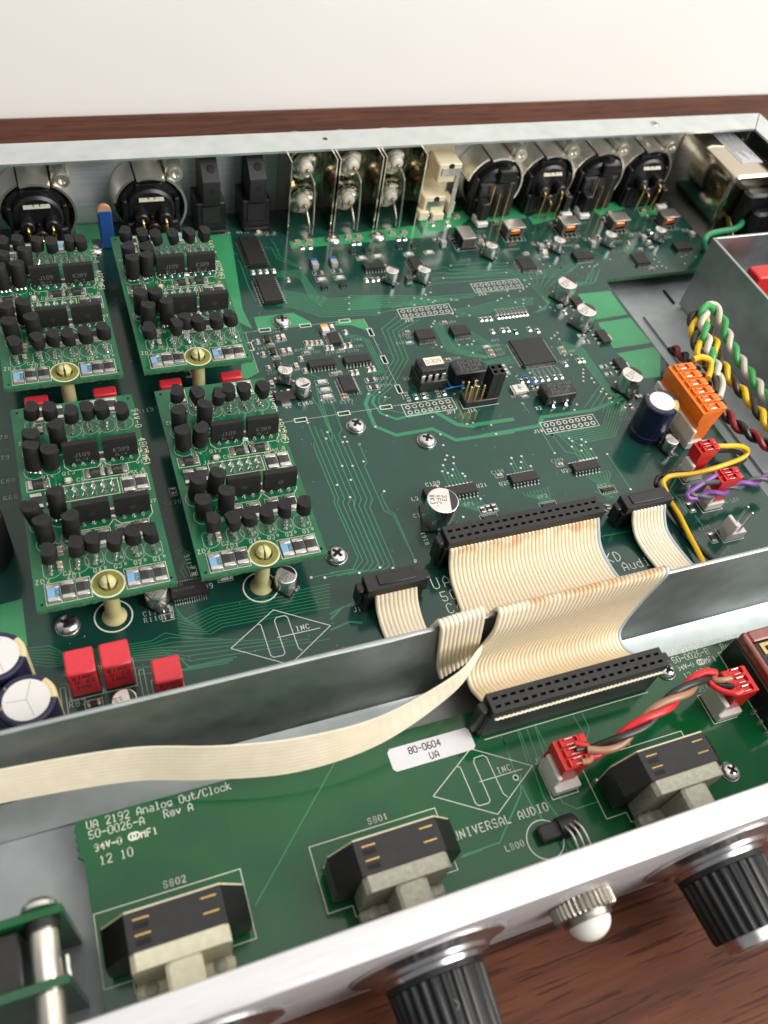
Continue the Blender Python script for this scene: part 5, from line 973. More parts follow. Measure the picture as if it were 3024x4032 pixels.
# ================================================================== METER ASSEMBLY AT THE LOWER LEFT
t = thing('meter_assembly', 'two small upright green boards joined by a metal pillar at the lower left corner', 'circuit board', (-135, -140, -7.9))
put('rear_board', MB().box(-25, 8.8, 5.2, 6.8, 0.6, 30.0, 'mask_front'), t); put('front_board', MB().box(-25, 8.7, -7.6, -6.0, 0.6, 30.0, 'mask_front'), t)
put('pillar', MB().lathe([(2.6, -5.9), (2.7, -5.5), (2.7, 4.6), (2.6, 5.1)], (4.6, 0, 26.5), 'nickel', 'y', 24), t); put('pillar', MB().lathe([(2.6, -16.0), (2.6, -7.7)], (4.6, 0, 26.5), 'nickel', 'y', 24), t)
put('bush', MB().lathe([(3.4, 3.4), (3.4, 5.1)], (4.6, 0, 26.5), 'black_plastic', 'y', 24), t)
put('bar_display', MB().rbox(-25, 0.4, -5.8, 4.9, 2.0, 27.5, 'black_plastic', 0.4), t); put('screw_head', MB().lathe([(3.6, 6.9), (3.4, 7.8), (2.2, 8.8), (0.1, 9.2)], (4.6, 0, 28.6), 'solder', 'y', 24), t); put('pin', MB().rbox(8.0, 8.6, -5.9, -1.8, 25.6, 26.2, 'nickel', 0.1), t)

# ================================================================== REAR SOCKETS
YR = 119.1
def xlr(cx, label, kind):
    t = thing('xlr_socket', label, 'socket', (cx, YR, 0.1), 'round XLR sockets along the rear panel'); cz = 13.4
    # nickel shell ring, open towards the back of the picture, with a slotted rim
    sh = MB(); n = 72; ri, ro = 11.4, 12.3
    ri, ro = 12.6, 13.5
    for (a0, a1, y0, y1) in ((-78, -22, -12.6, -0.2), (-20, 28, -14.6, -0.2), (30, 140, -13.0, -0.2), (140, 282, -8.6, -0.2)):
        pts = [math.radians(a) for a in range(a0, a1 + 1, 5)]
        rings = [[(cos_ * 0 + r * math.sin(a), y, cz - 0.1 + r * math.cos(a)) for r, y in ((ri, y0), (ro, y0), (ro, y1), (ri, y1))] for a in pts for cos_ in (0,)]
        sh.loft(rings, 'nickel' if kind != 'dark' else 'nickel_dark')
    put('shell', sh, t)
    put('screw_post', MB().lathe([(3.1, 0), (3.1, -11.0), (2.6, -12.0), (1.3, -12.0), (1.2, -10.5)], (10.0, 0, cz + 12.2), 'nickel', 'y', 28), t)
    put('post_web', MB().prism([(5.5, cz + 8.6), (10.0, cz + 9.0), (11.0, cz + 14.6), (6.8, cz + 14.4)], -9.8, -0.3, 'nickel', 'y'), t)
    b = MB(); b.lathe([(11.0, -0.4), (11.0, -11.0), (9.2, -11.4), (8.8, -14.6), (7.8, -15.4)], (0, 0, cz), 'black_plastic', 'y', 40)
    b.rbox(-9.4, 9.4, -16.6, -3.0, 0.05, 9.5, 'black_plastic', 0.5); b.rbox(-10.2, -8.6, -15.0, -9.8, 2.0, cz + 4.5, 'black_plastic', 0.3); b.rbox(8.6, 10.2, -15.0, -9.8, 2.0, cz + 4.5, 'black_plastic', 0.3)
    for k in range(5): b.rbox(-7.6 + 3.4 * k, -6.4 + 3.4 * k, -17.0, -13.4, 1.0 + (k % 2) * 2.2, cz - 3.2 + (k % 3) * 1.1, 'black_plastic', 0.2)
    if kind == 'female':
        b.rbox(-5.2, 5.2, -12.6, -9.0, cz + 6.6, cz + 9.6, 'black_plastic', 0.4)
        put('latch', MB().prism([(-4.6, 0), (4.6, 0), (4.2, 4.6), (-4.2, 4.6)], 0, 0.4, 'diecast').box(-1.3, -0.9, 0.8, 3.0, 0.41, 0.5, 'hole_black').box(0.9, 1.3, 0.8, 3.0, 0.41, 0.5, 'hole_black'), t, (0, -16.2, cz + 4.6), (math.radians(42), 0, 0))
        for s_ in (-1, 1): b.lathe([(2.4, -14), (2.4, -19.6), (1.9, -20.0)], (s_ * 4.2, 0, cz - 0.6), 'black_plastic', 'y', 20)
        b.lathe([(2.4, -14), (2.4, -19.0), (1.9, -19.4)], (0, 0, cz - 5.0), 'black_plastic', 'y', 20)
        pins = [(-4.2, cz - 0.4), (0.0, cz - 4.8), (4.2, cz - 0.4)]
        for x, z in pins: put('pin', MB().tube(spline([(x, -18.5, z), (x, -20.6, z - 0.3), (x + 0.1, -21.2, z - 1.6), (x + 0.3, -20.6, z - 6.5), (x + 0.5, -19.6, 0.2)], 6), 0.5, 'gold', 10), t)
    else:
        b.rbox(-1.2, 7.2, -17.8, -9.0, cz + 3.6, cz + 9.4, 'black_plastic', 0.6); b.rbox(-8.6, 8.6, -16.8, -13.0, cz - 9, cz + 3, 'black_plastic', 0.6)
        put('cavity', MB().box(0.4, 5.8, -17.86, -17.8, cz + 4.4, cz + 7.8, 'hole_black'), t)
        for x, z in ((-3.4, cz + 3.6), (0.4, cz - 0.4), (4.6, cz + 3.4)): put('pin', MB().tube([(x, -18.8, z), (x + 0.8, -17.4, 0.2)], 0.42, 'gold', 8), t)
    put('body', b, t)
    if kind == 'male': put('locating_leg', MB().rbox(-8.6, -4.8, -22.2, -16.8, 2.4, 10.6, 'black_plastic', 0.4), t); put('white_foot', MB().rbox(-9.6, -4.4, -23.6, -20.2, 0.05, 2.4, 'white_plastic', 0.4).rbox(-9.6, -8.2, -20.2, -17.0, 0.05, 3.2, 'white_plastic', 0.3), t)
    elif cx > 0: put('locating_leg', MB().rbox(8.0, 11.4, -20.2, -15.0, 2.4, 10.0, 'black_plastic', 0.4), t); put('white_foot', MB().rbox(7.6, 12.8, -22.0, -18.6, 0.05, 2.4, 'white_plastic', 0.4).rbox(11.4, 12.8, -18.6, -15.4, 0.05, 3.2, 'white_plastic', 0.3), t)
    return t
xlr(-107.3, 'round nickel XLR socket at the left edge behind the rear left card', 'female')
xlr(-67.3, 'round nickel XLR socket just right of the tall blue capacitor', 'female')
xlr(77.2, 'round XLR socket next to the cream phono socket block', 'male')
xlr(102.8, 'round XLR socket, second from the cream phono socket block', 'female')
xlr(128.4, 'round XLR socket, third from the cream phono socket block', 'male')
xlr(154.0, 'round XLR socket next to the metal mains inlet', 'female')
def toslink(cx, label):
    t = thing('optical_socket', label, 'socket', (cx, YR, 0.1), 'black optical sockets')
    put('housing', MB().rbox(-5.7, 5.7, -12.6, -0.2, 0.3, 13.3, 'black_plastic', 0.4), t)
    put('tower', MB().prism([(-13.9, 13.2), (-0.2, 13.2), (-0.2, 29.2), (-7.0, 29.2), (-14.4, 23.4), (-14.6, 22.6), (-14.6, 15.0)], -3.2, 3.2, 'black_matte', 'x'), t)
    put('window_frame', MB().rbox(-3.6, 3.2, -12.95, -12.6, 4.6, 12.0, 'black_matte', 0.15), t)
    put('hole', MB().lathe([(1.1, 0), (1.0, -0.03)], (0, -14.58, 19.8), 'hole_black', 'y', 20), t)
    q = MB().lathe([(1.7, 0.0), (1.55, 0.05)], (0, 0, 0), 'hole_black', 'z', 22); put('hole', q, t, (0.4, -10.6, 26.42), (math.radians(38.1), 0, 0))
    put('foot', MB().rbox(-5.2, 5.2, -13.8, -12.4, 0.1, 1.8, 'black_plastic', 0.2), t)
toslink(-44.5, 'black optical socket next to the right hand round nickel XLR socket'); toslink(-26.6, 'black optical socket next to the metal BNC plates')
def bnc_block(x0, x1, label):
    t = thing('bnc_socket_pair', label, 'socket', (x0, YR, 0.1), 'stacked BNC sockets between bright metal plates'); w = x1 - x0
    for x in (0.0, w - 0.5): put('shield_plate', MB().prism([(-18.0, 0.2), (-0.2, 0.2), (-0.2, 32.0), (-18.0, 32.0)], x, x + 0.5, 'plate_metal', 'x'), t)
    put('back_plate', MB().box(0.6, w - 0.6, -1.2, -0.3, 0.2, 32.0, 'plate_metal'), t)
    cx = w * 0.46
    for cz in (9.6, 24.7):
        c = put('barrel', MB().lathe([(7.2, -1.3), (7.2, -3.0), (6.0, -3.2), (6.0, -5.2), (6.7, -5.4), (6.7, -7.4), (5.6, -7.6), (5.2, -8.6), (4.0, -8.8)], (cx, 0, cz), 'plate_metal', 'y', 36), t)
        put('insulator', MB().lathe([(2.5, -8.6), (2.5, -11.0), (2.2, -11.5), (1.6, -11.8)], (cx, 0, cz), 'ptfe', 'y', 28), c)
        if cz < 15: pts = [(cx, -11.4, cz), (cx + 0.2, -13.0, cz - 0.5), (cx + 0.5, -13.8, cz - 2.2), (cx + 0.9, -16.6, cz - 6.0), (cx + 0.9, -17.6, 0.2)]
        else: pts = [(cx, -11.4, cz), (cx + 0.4, -12.9, cz - 0.4), (cx + 1.6, -14.6, cz - 2.6), (cx + 2.0, -16.4, cz - 5.6), (cx + 2.0, -18.2, 6.0), (cx + 1.7, -18.8, 0.2)]
        sp = spline(pts, 6); k = 7
        put('contact', MB().tube(sp[:k], 0.75, 'gold', 10), c); put('lead', MB().tube(sp[k - 1:], 0.4, 'tin', 8), c)
        put('outer_barrel', MB().lathe([(6.3, 1.4), (6.3, 5.0), (4.8, 5.4), (4.8, 8.0), (4.2, 8.4)], (cx, 0, cz), 'nickel_dark', 'y', 32), c)
bnc_block(-15.2, 3.3, 'stacked pair of BNC sockets nearest the optical sockets'); bnc_block(4.2, 22.2, 'middle stacked pair of BNC sockets'); bnc_block(23.1, 40.8, 'stacked pair of BNC sockets next to the cream phono block')
# cream phono socket block
t = thing('phono_socket_block', 'cream plastic phono socket block with bent metal tabs, beside the BNC plates', 'socket', (52.5, YR, 0.1))
put('back_plate', MB().rbox(-9.5, 7.5, -3.2, -0.2, 0.3, 31.5, 'cream_plastic', 0.4), t); put('upper_block', MB().rbox(-4.0, 6.4, -14.6, -3.3, 17.0, 25.4, 'cream_plastic', 0.5), t); put('lower_block', MB().rbox(-7.6, 2.6, -14.0, -3.3, 2.0, 10.4, 'cream_plastic', 0.5), t)
put('rib', MB().rbox(-9.0, -6.6, -9.0, -3.3, 0.3, 15.0, 'cream_plastic', 0.3), t); put('foot', MB().rbox(-9.2, -4.8, -15.4, -3.3, 0.1, 4.4, 'cream_plastic', 0.4).rbox(-3.2, 2.2, -16.0, -13.9, 0.1, 3.4, 'cream_plastic', 0.3).rbox(5.2, 8.6, -12.0, -3.3, 0.1, 6.0, 'cream_plastic', 0.4), t)
put('tab', MB().box(-2.4, 6.0, -15.1, -14.65, 20.6, 23.6, 'tin').box(4.2, 6.0, -15.1, -14.65, 0.3, 20.6, 'tin'), t); put('tab', MB().box(-5.6, 2.0, -14.5, -14.05, 6.2, 8.6, 'tin').box(-5.6, -4.0, -14.5, -14.05, 0.3, 6.2, 'tin'), t)
put('hole', MB().lathe([(1.3, 0), (1.2, -0.03)], (1.6, -14.62, 24.3), 'hole_black', 'y', 18), t); put('hole', MB().lathe([(1.3, 0), (1.2, -0.03)], (-1.8, -14.02, 9.2), 'hole_black', 'y', 18), t); put('boss', MB().lathe([(2.1, -3.2), (2.1, -5.2), (1.2, -5.2), (1.1, -4.4)], (-6.6, 0, 19.0), 'cream_plastic', 'y', 22), t); put('hole', MB().box(-6.0, -3.2, -3.3, -3.22, 28.6, 30.6, 'hole_black'), t)
# mains inlet filter
t = thing('mains_inlet', 'metal cased mains inlet filter with a silver label in the rear corner', 'mains inlet', (196, 97, -7.9))
cs = MB(); x0, x1, y0, y1, z0, z1, r = -17, 9.5, -18, 21.6, 1.5, 36.0, 3.2
rr = [(x0, z0 + r), (x0 + 0.9, z0 + 0.9), (x0 + r, z0), (x1 - r, z0), (x1 - 0.9, z0 + 0.9), (x1, z0 + r), (x1, z1 - r), (x1 - 0.9, z1 - 0.9), (x1 - r, z1), (x0 + r, z1), (x0 + 0.9, z1 - 0.9), (x0, z1 - r)]
cx_, cz_ = (x0 + x1) / 2, (z0 + z1) / 2
cs.loft([[(cx_ + (a - cx_) * q, y, cz_ + (b - cz_) * q) for a, b in rr] for q, y in ((0.93, y0), (0.985, y0 + 0.8), (1, y0 + 2.2), (1, y1))], 'plate_metal')
put('case', cs, t)
lb = MB().box(-7.5, 4.0, -9.0, 19.0, 36.05, 36.2, 'label_silver'); 
for k in range(9): text(lb, random.choice(['FN9260', '250V', '50-60HZ', '6A', 'E64388', 'IEC939']), (-6.5 + 1.15 * k, 17.5, 36.22), 0.9, 'print_black', u=(0, -1, 0), v=(1, 0, 0)) if False else lb.box(-6.6 + 1.15 * k, -6.0 + 1.15 * k, -7.0 + (k * 7) % 9, 17.0 - (k * 5) % 8, 36.22, 36.24, 'print_grey')
put('rating_label', lb, t)
put('fuse_holder', MB().rbox(-9.5, 9, -24.5, -18.2, 3.0, 30.0, 'black_plastic', 1.2).rbox(-6.0, 8.0, -30, -24.4, 4.0, 24.0, 'black_plastic', 1.2), t); put('earth_tag', MB().prism([(-30.0, 10.0), (-20.0, 17.0), (-18.0, 16.0), (-26.5, 7.5)], -11.4, -10.8, 'gold', 'x').prism([(-27.0, 9.0), (-21.0, 13.0), (-20.6, 12.0), (-26, 8)], -10.4, -9.8, 'nickel_dark', 'x'), t)
gw = thing('earth_wire', 'green earth wire curling from the mains inlet', 'wire', (184.5, 70, 3)); g = MB().tube(spline([(189.9,78.9,9), (189.5,74.6,9), (187.2,70.9,9), (181.3,68.1,9), (173.3,67.2,9), (166.2,65.8,9), (163.0,63.8,8), (164.9,64.0,4), (173.8,70.2,-4)], 8), 1.35, 'w_ground', 12); put('insulation', off(g, (184.5, 70, 3)), gw)
# red plugs inside the shielded power section
for k, (px, pz) in enumerate(((163.3,28.7), )):
    t = thing('red_plug', 'red plug standing inside the shielded power section at the right edge', 'plug', (162.2, 27.8, -6.7)); put('shell', MB().rbox(-3.5, 9, -4, 4, 8, 25, 'red_plastic', 0.5), t); put('wafer', MB().rbox(-4, 10, -4.5, 4.5, 0.1, 8, 'white_plastic', 0.4), t)

# ================================================================== RIBBON CABLES
def ribbon(name, label, left, right, n, loc, m='wire_tan', seg=10, sub_n=9, stain=None, last=None, web=0.5):
    """flat cable of n round conductors between two edge paths (lists of 3D points)"""
    t = thing(name, label, 'ribbon cable', loc); L_ = spline(left, sub_n); R_ = spline(right, sub_n); o = Vector(loc)
    for k in range(n):
        u = (k + 0.5) / n; pts = [a.lerp(b, u) - o for a, b in zip(L_, R_)]; r = (L_[0] - R_[0]).length / n * 0.52
        me = MB().tube(pts, r, (last if (last and k == n - 1) else m), seg).mesh('wire', 60)
        if stain:
            at = me.attributes.new('stain', 'FLOAT', 'POINT'); vals = [0.0] * len(me.vertices)
            for i, p in enumerate(pts):
                v = max(math.exp(-((i - c) / w) ** 2) for c, w in stain)
                for j in range(seg): vals[i * seg + j] = v
            at.data.foreach_set('value', vals)
        put('wire', me, t)
    wb = MB(); up = []; r = (L_[0] - R_[0]).length / n * 0.5
    for i in range(len(L_)):
        tg = (L_[min(i + 1, len(L_) - 1)] - L_[max(i - 1, 0)]); nr = tg.cross(R_[i] - L_[i]).normalized() * r * web; e = (R_[i] - L_[i]).normalized() * r
        up.append([L_[i] + nr + e - o, L_[i] - nr + e - o, R_[i] - nr - e - o, R_[i] + nr - e - o])
    wb.loft(up, m if m != 'wire_stained' else 'wire_tan'); put('web', wb, t)
    return t
def idc(t, loc, x0, x1, y0, y1, z0, z1, n, label=None, holes=True, side='-'):
    """insulation-displacement socket block with a clamp bar and two rows of test holes"""
    b = MB(); p = 2.54; c = (x0 + x1) / 2; xs = [x0]; 
    for k in range(n): xc = c + (k - (n - 1) / 2) * p; xs += [xc - 0.75, xc + 0.75]
    xs.append(x1); d = y1 - y0; ys = [y0, y0 + d * 0.22, y0 + d * 0.36, y0 + d * 0.62, y0 + d * 0.76, y1]
    h = [[z1] * (len(xs) - 1) for _ in range(5)]
    if holes:
        for j in (1, 3):
            for k in range(n): h[j][1 + 2 * k] = z1 - 1.6
    b.cells(xs, ys, h, z1 - 3.0, 'black_matte', 'hole_black'); o = Vector(loc)
    put('clamp_bar', off(b, loc), t, label=label)
    put('socket_body', off(MB().rbox(x0 - 0.6, x1 + 0.6, y0 + 0.3, y1 - 0.2, z0, z1 - 3.1, 'black_plastic', 0.4), loc), t)
    for x in (x0 - 2.4, x1 + 0.1): put('end_latch', off(MB().rbox(x, x + 2.3, y0 + 1.4, y1 - 1.2, z0 + 2.5, z1 - 1.6, 'black_plastic', 0.3), loc), t)
LM = [(-13.4, -65.2, 10.7), (-13.4, -66.3, 9.9), (-13.4, -67.5, 6.9), (-13.4, -69.2, 4.2), (-13.4, -72.3, 1.9), (-13.5, -76.7, 1.0), (-14.2, -83.0, 1.6), (-15.6, -89.5, 6.5), (-17.0, -94.0, 17.0), (-18.2, -97.0, 28.0), (-18.8, -98.6, 31.8), (-19.0, -99.6, 32.6), (-19.2, -100.6, 31.6), (-20.0, -102.0, 27.0), (-21.2, -101.8, 20.0), (-22.4, -101.2, 12.6), (-22.8, -102.4, 7.4), (-22.8, -106.2, 5.6), (-22.8, -110.2, 8.0), (-22.8, -113.2, 10.4)]
RM = [(37.4, -65.2, 10.7), (37.4, -66.1, 9.9), (37.4, -69.2, 6.4), (37.4, -71.0, 4.6), (37.4, -74.0, 3.4), (37.4, -78.2, 3.1), (37.0, -83.6, 4.3), (35.6, -89.0, 8.5), (33.6, -94.0, 18.0), (32.2, -97.0, 28.6), (31.6, -98.6, 32.4), (31.2, -99.6, 33.2), (30.8, -100.4, 32.2), (30.2, -100.2, 27.0), (29.6, -99.7, 19.0), (28.4, -99.9, 9.0), (28.0, -101.0, 3.6), (28.0, -104.4, 2.0), (28.0, -108.2, 4.0), (28.0, -113.2, 10.4)]
w = ribbon('wide_ribbon_cable', 'wide cream ribbon cable looping over the sheet metal divider between two long black connectors', LM, RM, 40, (12, -66, 0.3), 'wire_stained', 10, 7, [(3 * 7 - 14, 5), (11 * 7, 5)], 'wire_blueedge')
idc(w, (12, -66, 0.3), -14.1, 37.9, -66.0, -60.0, 0.3, 13.7, 20, 'long black connector on the main board'); idc(w, (12, -66, 0.3), -23.7, 28.3, -118.3, -112.8, 0.3, 15.9, 20, 'long black connector on the front board')
sp_ = MB().tube([(-22.6 + 50.6 * k / 120, -118.45 + 0.12 * math.sin(k * math.pi / 1.5), 12.0 + 0.1 * math.cos(k * math.pi / 1.5)) for k in range(121)], 0.36, 'wire_pale', 8); put('cut_end', off(sp_, (12, -66, 0.3)), w)
silk2 = MB()
# narrow cable from the left connector, over the divider, folded and running off to the left
LJ = [(-38.5, -72.6, 8.8), (-38.5, -73.6, 7.2), (-38.5, -76.4, 3.4), (-38.3, -82.0, 1.0), (-37.6, -88.0, 1.6), (-36.4, -94.0, 10.0), (-35.0, -97.0, 26.0), (-34.7, -98.3, 31.8), (-34.5, -99.2, 32.2), (-34.3, -100.1, 31.0), (-33.4, -100.5, 24.0), (-31.4, -100.5, 12.0), (-29.0, -100.6, 4.0)]
RJ = [(-25.8, -72.6, 8.8), (-25.8, -73.6, 7.2), (-25.8, -76.6, 3.4), (-25.6, -82.0, 0.9), (-25.2, -88.0, 1.6), (-24.4, -94.0, 10.0), (-23.6, -97.0, 28.0), (-23.4, -98.3, 34.0), (-23.2, -99.2, 34.6), (-23.0, -100.1, 33.4), (-22.4, -100.6, 28.0), (-21.0, -100.7, 19.0), (-19.6, -100.8, 14.0)]
n1 = ribbon('narrow_ribbon_cable', 'narrow cream ribbon cable rising over the divider left of the wide cable', LJ, RJ, 10, (-32, -72, 0.3), 'wire_pale', 10, 8, None, None)
idc(n1, (-32, -72, 0.3), -41.0, -24.0, -74.2, -68.6, 0.3, 11.0, 5, 'black ribbon connector left of the wide cable', False)
put('clamp_cover', off(MB().rbox(-37.4, -26.6, -73.0, -69.6, 10.9, 11.4, 'black_plastic', 0.15), (-32, -72, 0.3)), n1)
# the folded flat run towards the left edge
TL = [(-21.5, -102.2, 21.5), (-24.8, -105.0, 25.5), (-33.5, -110.0, 25.5), (-53.0, -113.2, 21.0), (-72.2, -112.6, 20.0), (-89.7, -109.3, 19.2), (-109.0, -103.9, 18.2), (-135.4, -101.2, 18.0), (-160, -100, 18.0)]
BL = [(-20.4, -101.4, 17.5), (-21.8, -103.0, 15.0), (-30.5, -109.0, 12.5), (-51.5, -115.4, 9.4), (-72.8, -116.0, 7.6), (-93.6, -111.8, 7.2), (-110.6, -106.8, 6.0), (-137.6, -104.0, 6.2), (-162, -103, 6.2)]
ribbon('flat_ribbon_run', 'long pale ribbon cable sweeping across the front compartment to the left edge', TL, BL, 10, (-90, -110, 5), 'wire_pale', 8, 8, None, None, 0.8)
LR = [(50.6, -64.0, 9.0), (50.6, -65.4, 8.2), (50.6, -67.2, 5.6), (50.9, -71.0, 2.6), (51.6, -77.0, 1.6), (53.0, -86.0, 1.6), (54.5, -94.0, 1.8), (55.0, -97.0, 1.9)]
RR = [(63.3, -64.0, 9.0), (63.3, -65.4, 8.2), (63.3, -67.2, 5.6), (63.5, -71.0, 2.6), (64.2, -77.0, 1.6), (65.6, -86.0, 1.6), (67.1, -94.0, 1.8), (67.6, -97.0, 1.9)]
n2 = ribbon('narrow_ribbon_cable', 'narrow cream ribbon cable right of the wide cable, running down behind the divider', LR, RR, 10, (57, -64, 0.3), 'wire_pale', 10, 8, None, 'wire_blueedge')
idc(n2, (57, -64, 0.3), 48.1, 64.8, -65.2, -59.7, 0.3, 11.0, 5, 'black ribbon connector right of the wide cable', False)
put('clamp_cover', off(MB().rbox(50.6, 62.4, -64.0, -60.6, 10.9, 11.4, 'black_plastic', 0.15), (57, -64, 0.3)), n2)
# cable end just visible over the divider at the right edge
ribbon('cable_end', 'cream ribbon cable end poking over the divider at the right edge', [(80.5, -92, 18), (80.5, -96, 25), (80.0, -98.3, 29.8), (79.8, -99.6, 30.0), (79.6, -101.0, 27)], [(93, -92, 23), (93, -96, 30), (92.5, -98.3, 35.5), (92.3, -99.6, 35.6), (92, -101.0, 32)], 10, (86, -98, 15), 'wire_tan', 8, 6)

# ================================================================== PLUGS AND TWISTED WIRES
def plug_shell(t, nway, mname, pitch=3.96, w=8.4, h0=3.4, h1=14.4, zc=0.0):
    """crimp housing: upright block with one open cell, contact and strain tab per way along +y"""
    L = nway * pitch
    pr2 = [(-w * 0.44, h0), (w * 0.30, h0), (w * 0.36, h1 * 0.62), (w * 0.5, h1 - 1.2), (w * 0.5, h1), (-w * 0.5, h1), (-w * 0.5, h1 * 0.72), (-w * 0.40, h1 * 0.66)]
    put('shell', MB().loft([[(a, -L / 2, b) for a, b in pr2], [(a, L / 2, b) for a, b in pr2]], mname), t)
    for k in range(nway):
        y = -L / 2 + pitch * (k + 0.5)
        put('cell', MB().cells([-w * 0.30, -w * 0.24, w * 0.34, w * 0.40], [y - pitch * 0.40, y - pitch * 0.32, y + pitch * 0.32, y + pitch * 0.40], [[h1 + 0.9] * 3, [h1 + 0.9, h1 + 0.12, h1 + 0.9], [h1 + 0.9] * 3], h1 - 0.2, mname), t)
        put('tab', MB().rbox(w * 0.40, w * 0.66, y - pitch * 0.42, y + pitch * 0.42, h1 - 1.6, h1 + 1.0, mname, 0.25), t)
        c = MB(); c.tube([(w * 0.04 - 1.1, y - 0.7, h1 + 0.15), (w * 0.04 - 1.0, y - 0.75, h1 + 0.75), (w * 0.04 + 1.0, y - 0.75, h1 + 0.75), (w * 0.04 + 1.1, y - 0.7, h1 + 0.15)], 0.16, 'tin', 6); c.tube([(w * 0.04 - 1.1, y + 0.7, h1 + 0.15), (w * 0.04 - 1.0, y + 0.75, h1 + 0.75), (w * 0.04 + 1.0, y + 0.75, h1 + 0.75), (w * 0.04 + 1.1, y + 0.7, h1 + 0.15)], 0.16, 'tin', 6)
        put('contact', c, t)
def twist(t, loc, path, cols, r=0.8, pitch=9.0, gap=0.98, ph=0.0, n=14):
    P = spline(path, n); out = [[] for _ in cols]; s_ = 0; nrm = None
    for i, p in enumerate(P):
        tg = (P[min(i + 1, len(P) - 1)] - P[max(i - 1, 0)]).normalized()
        nrm = tg.cross(Vector((0.2, 0.3, 0.93))).normalized() if nrm is None else (nrm - tg * nrm.dot(tg)).normalized()
        b = tg.cross(nrm)
        if i: s_ += (P[i] - P[i - 1]).length
        for k in range(len(cols)):
            a = ph + 2 * math.pi * (s_ / pitch + k / len(cols)); rad = r * gap * (1.0 if len(cols) == 2 else 1.16); out[k].append(p + (nrm * math.cos(a) + b * math.sin(a)) * rad - Vector(loc))
    for k, c in enumerate(cols): put('wire', MB().tube(out[k], r, c, 10), t)
def wire(t, loc, path, r, c, n=10): put('wire', off(MB().tube(spline(path, n), r, c, 10), loc), t)
# orange six-way plug with three twisted pairs
OL = (95.6, -26.2, 0.2)
t = thing('orange_plug', 'orange six way plug on the main board beside the blue capacitor, with twisted wires', 'plug', OL)
plug_shell(t, 6, 'orange_plastic', 3.98, 8.4, 3.4, 16.6)
def wr(v): return v
twist(t, OL, [(114.1,8.2,2),(114.3,4.0,3),(113.7,-3.0,5),(108.7,-19.5,9),(107.1,-32.6,10),(107.7,-39.5,10),(110.5,-45.1,10),(113.7,-51.1,10),(117.4,-56.3,10)], ('w_black', 'w_darkred'), 1.15, 11.0)
twist(t, OL, [(111.9,-12.3,12),(110.9,-6.8,14),(113.3,0.2,15),(116.4,7.4,16),(119.8,10.7,17),(122.4,7.6,15),(122.2,0.1,13),(119.8,-11.7,11),(119.8,-21.7,10),(120.5,-30.8,10),(120.2,-42.0,10),(120.8,-49.7,10)], ('w_yellow', 'w_brown'), 1.15, 11.5)
twist(t, OL, [(112.4,-19.0,13),(113.2,-14.7,14),(114.0,-9.4,15),(115.4,-2.5,17),(117.9,4.5,19),(121.6,9.2,20),(126.1,9.7,19),(128.3,4.4,16),(128.0,-3.9,13),(128.3,-13.2,11),(128.8,-22.5,10),(128.4,-30.6,10),(128.9,-38.6,10)], ('w_green', 'w_white'), 1.15, 11.5)
wire(t, OL, [(102.5,-13.4,17.5),(105.7,-13.3,18),(109.2,-14.5,17),(109.1,-16.9,15),(105.2,-21.1,15)], 1.1, 'w_yellow'); wire(t, OL, [(111.7,-17.0,13),(112.8,-20.0,13),(110.8,-24.1,13),(104.7,-30.1,14)], 1.1, 'w_white'); wire(t, OL, [(107.8,-14.8,15),(110.2,-18.6,13),(108.4,-23.6,13),(104.6,-27.4,14)], 1.1, 'w_brown')
# red two-way plug with yellow and black leads
RL = (86.4, -49.4, 0.2); t = thing('red_plug', 'red two way plug with yellow and black wires, next to the orange plug', 'plug', RL)
plug_shell(t, 2, 'red_plastic', 2.54, 6.6, 3.2, 13.6)
wire(t, RL, [(90.4,-49.3,13),(94.6,-50.1,13),(100.2,-50.3,12),(104.4,-50.4,10),(106.2,-50.8,8),(103.2,-52.2,7),(91.9,-54.4,8),(82.3,-54.5,7),(74.1,-53.0,6),(70.7,-54.1,6),(69.3,-55.8,6),(69.5,-58.6,5),(69.6,-61.8,4),(70.3,-66.8,3.0),(69.7,-73.2,2.6),(69.0,-79.3,2.6),(67.9,-85.6,3),(66.5,-91.7,4)], 0.85, 'w_yellow')
wire(t, RL, [(90.7,-50.5,12),(98.0,-50.2,10),(104.2,-50.0,7),(106.3,-51.3,5),(101.7,-52.3,4),(86.3,-53.2,5),(74.6,-51.6,5),(71.1,-51.3,4),(68.7,-53.5,4),(69.1,-55.5,3),(69.5,-62.1,2.2),(70.0,-69.8,1.4),(71.0,-78.5,1.4),(72.9,-85.3,1.6),(72.5,-89.1,2)], 0.85, 'w_black')
# red two-way plug with purple and grey pair
RL = (86.6, -62.2, 0.2); t = thing('red_plug', 'red two way plug with purple and grey wires, nearer the divider', 'plug', RL)
plug_shell(t, 2, 'red_plastic', 2.54, 7.2, 3.2, 13.6)
wire(t, RL, [(84.8,-60.7,13),(81.7,-61.3,13),(77.5,-62.2,12),(73.8,-63.2,11),(71.9,-63.7,10),(71.8,-65.0,9.5),(74.6,-65.4,9)], 0.85, 'w_purple'); wire(t, RL, [(83.9,-63.8,13),(81.0,-62.7,12.5),(75.6,-61.4,12),(73.3,-61.3,11),(72.6,-62.9,10.5),(73.8,-64.6,10),(75.9,-64.8,9.5)], 0.85, 'w_grey')
twist(t, RL, [(74.8,-65.1,9),(78.9,-65.1,9),(83.8,-65.1,9),(89.5,-64.1,9),(94.8,-63.8,9),(100.1,-63.6,9),(105.6,-63.2,9),(111.8,-63.1,9)], ('w_purple', 'w_grey'), 0.85, 13.0, ph=1.5)
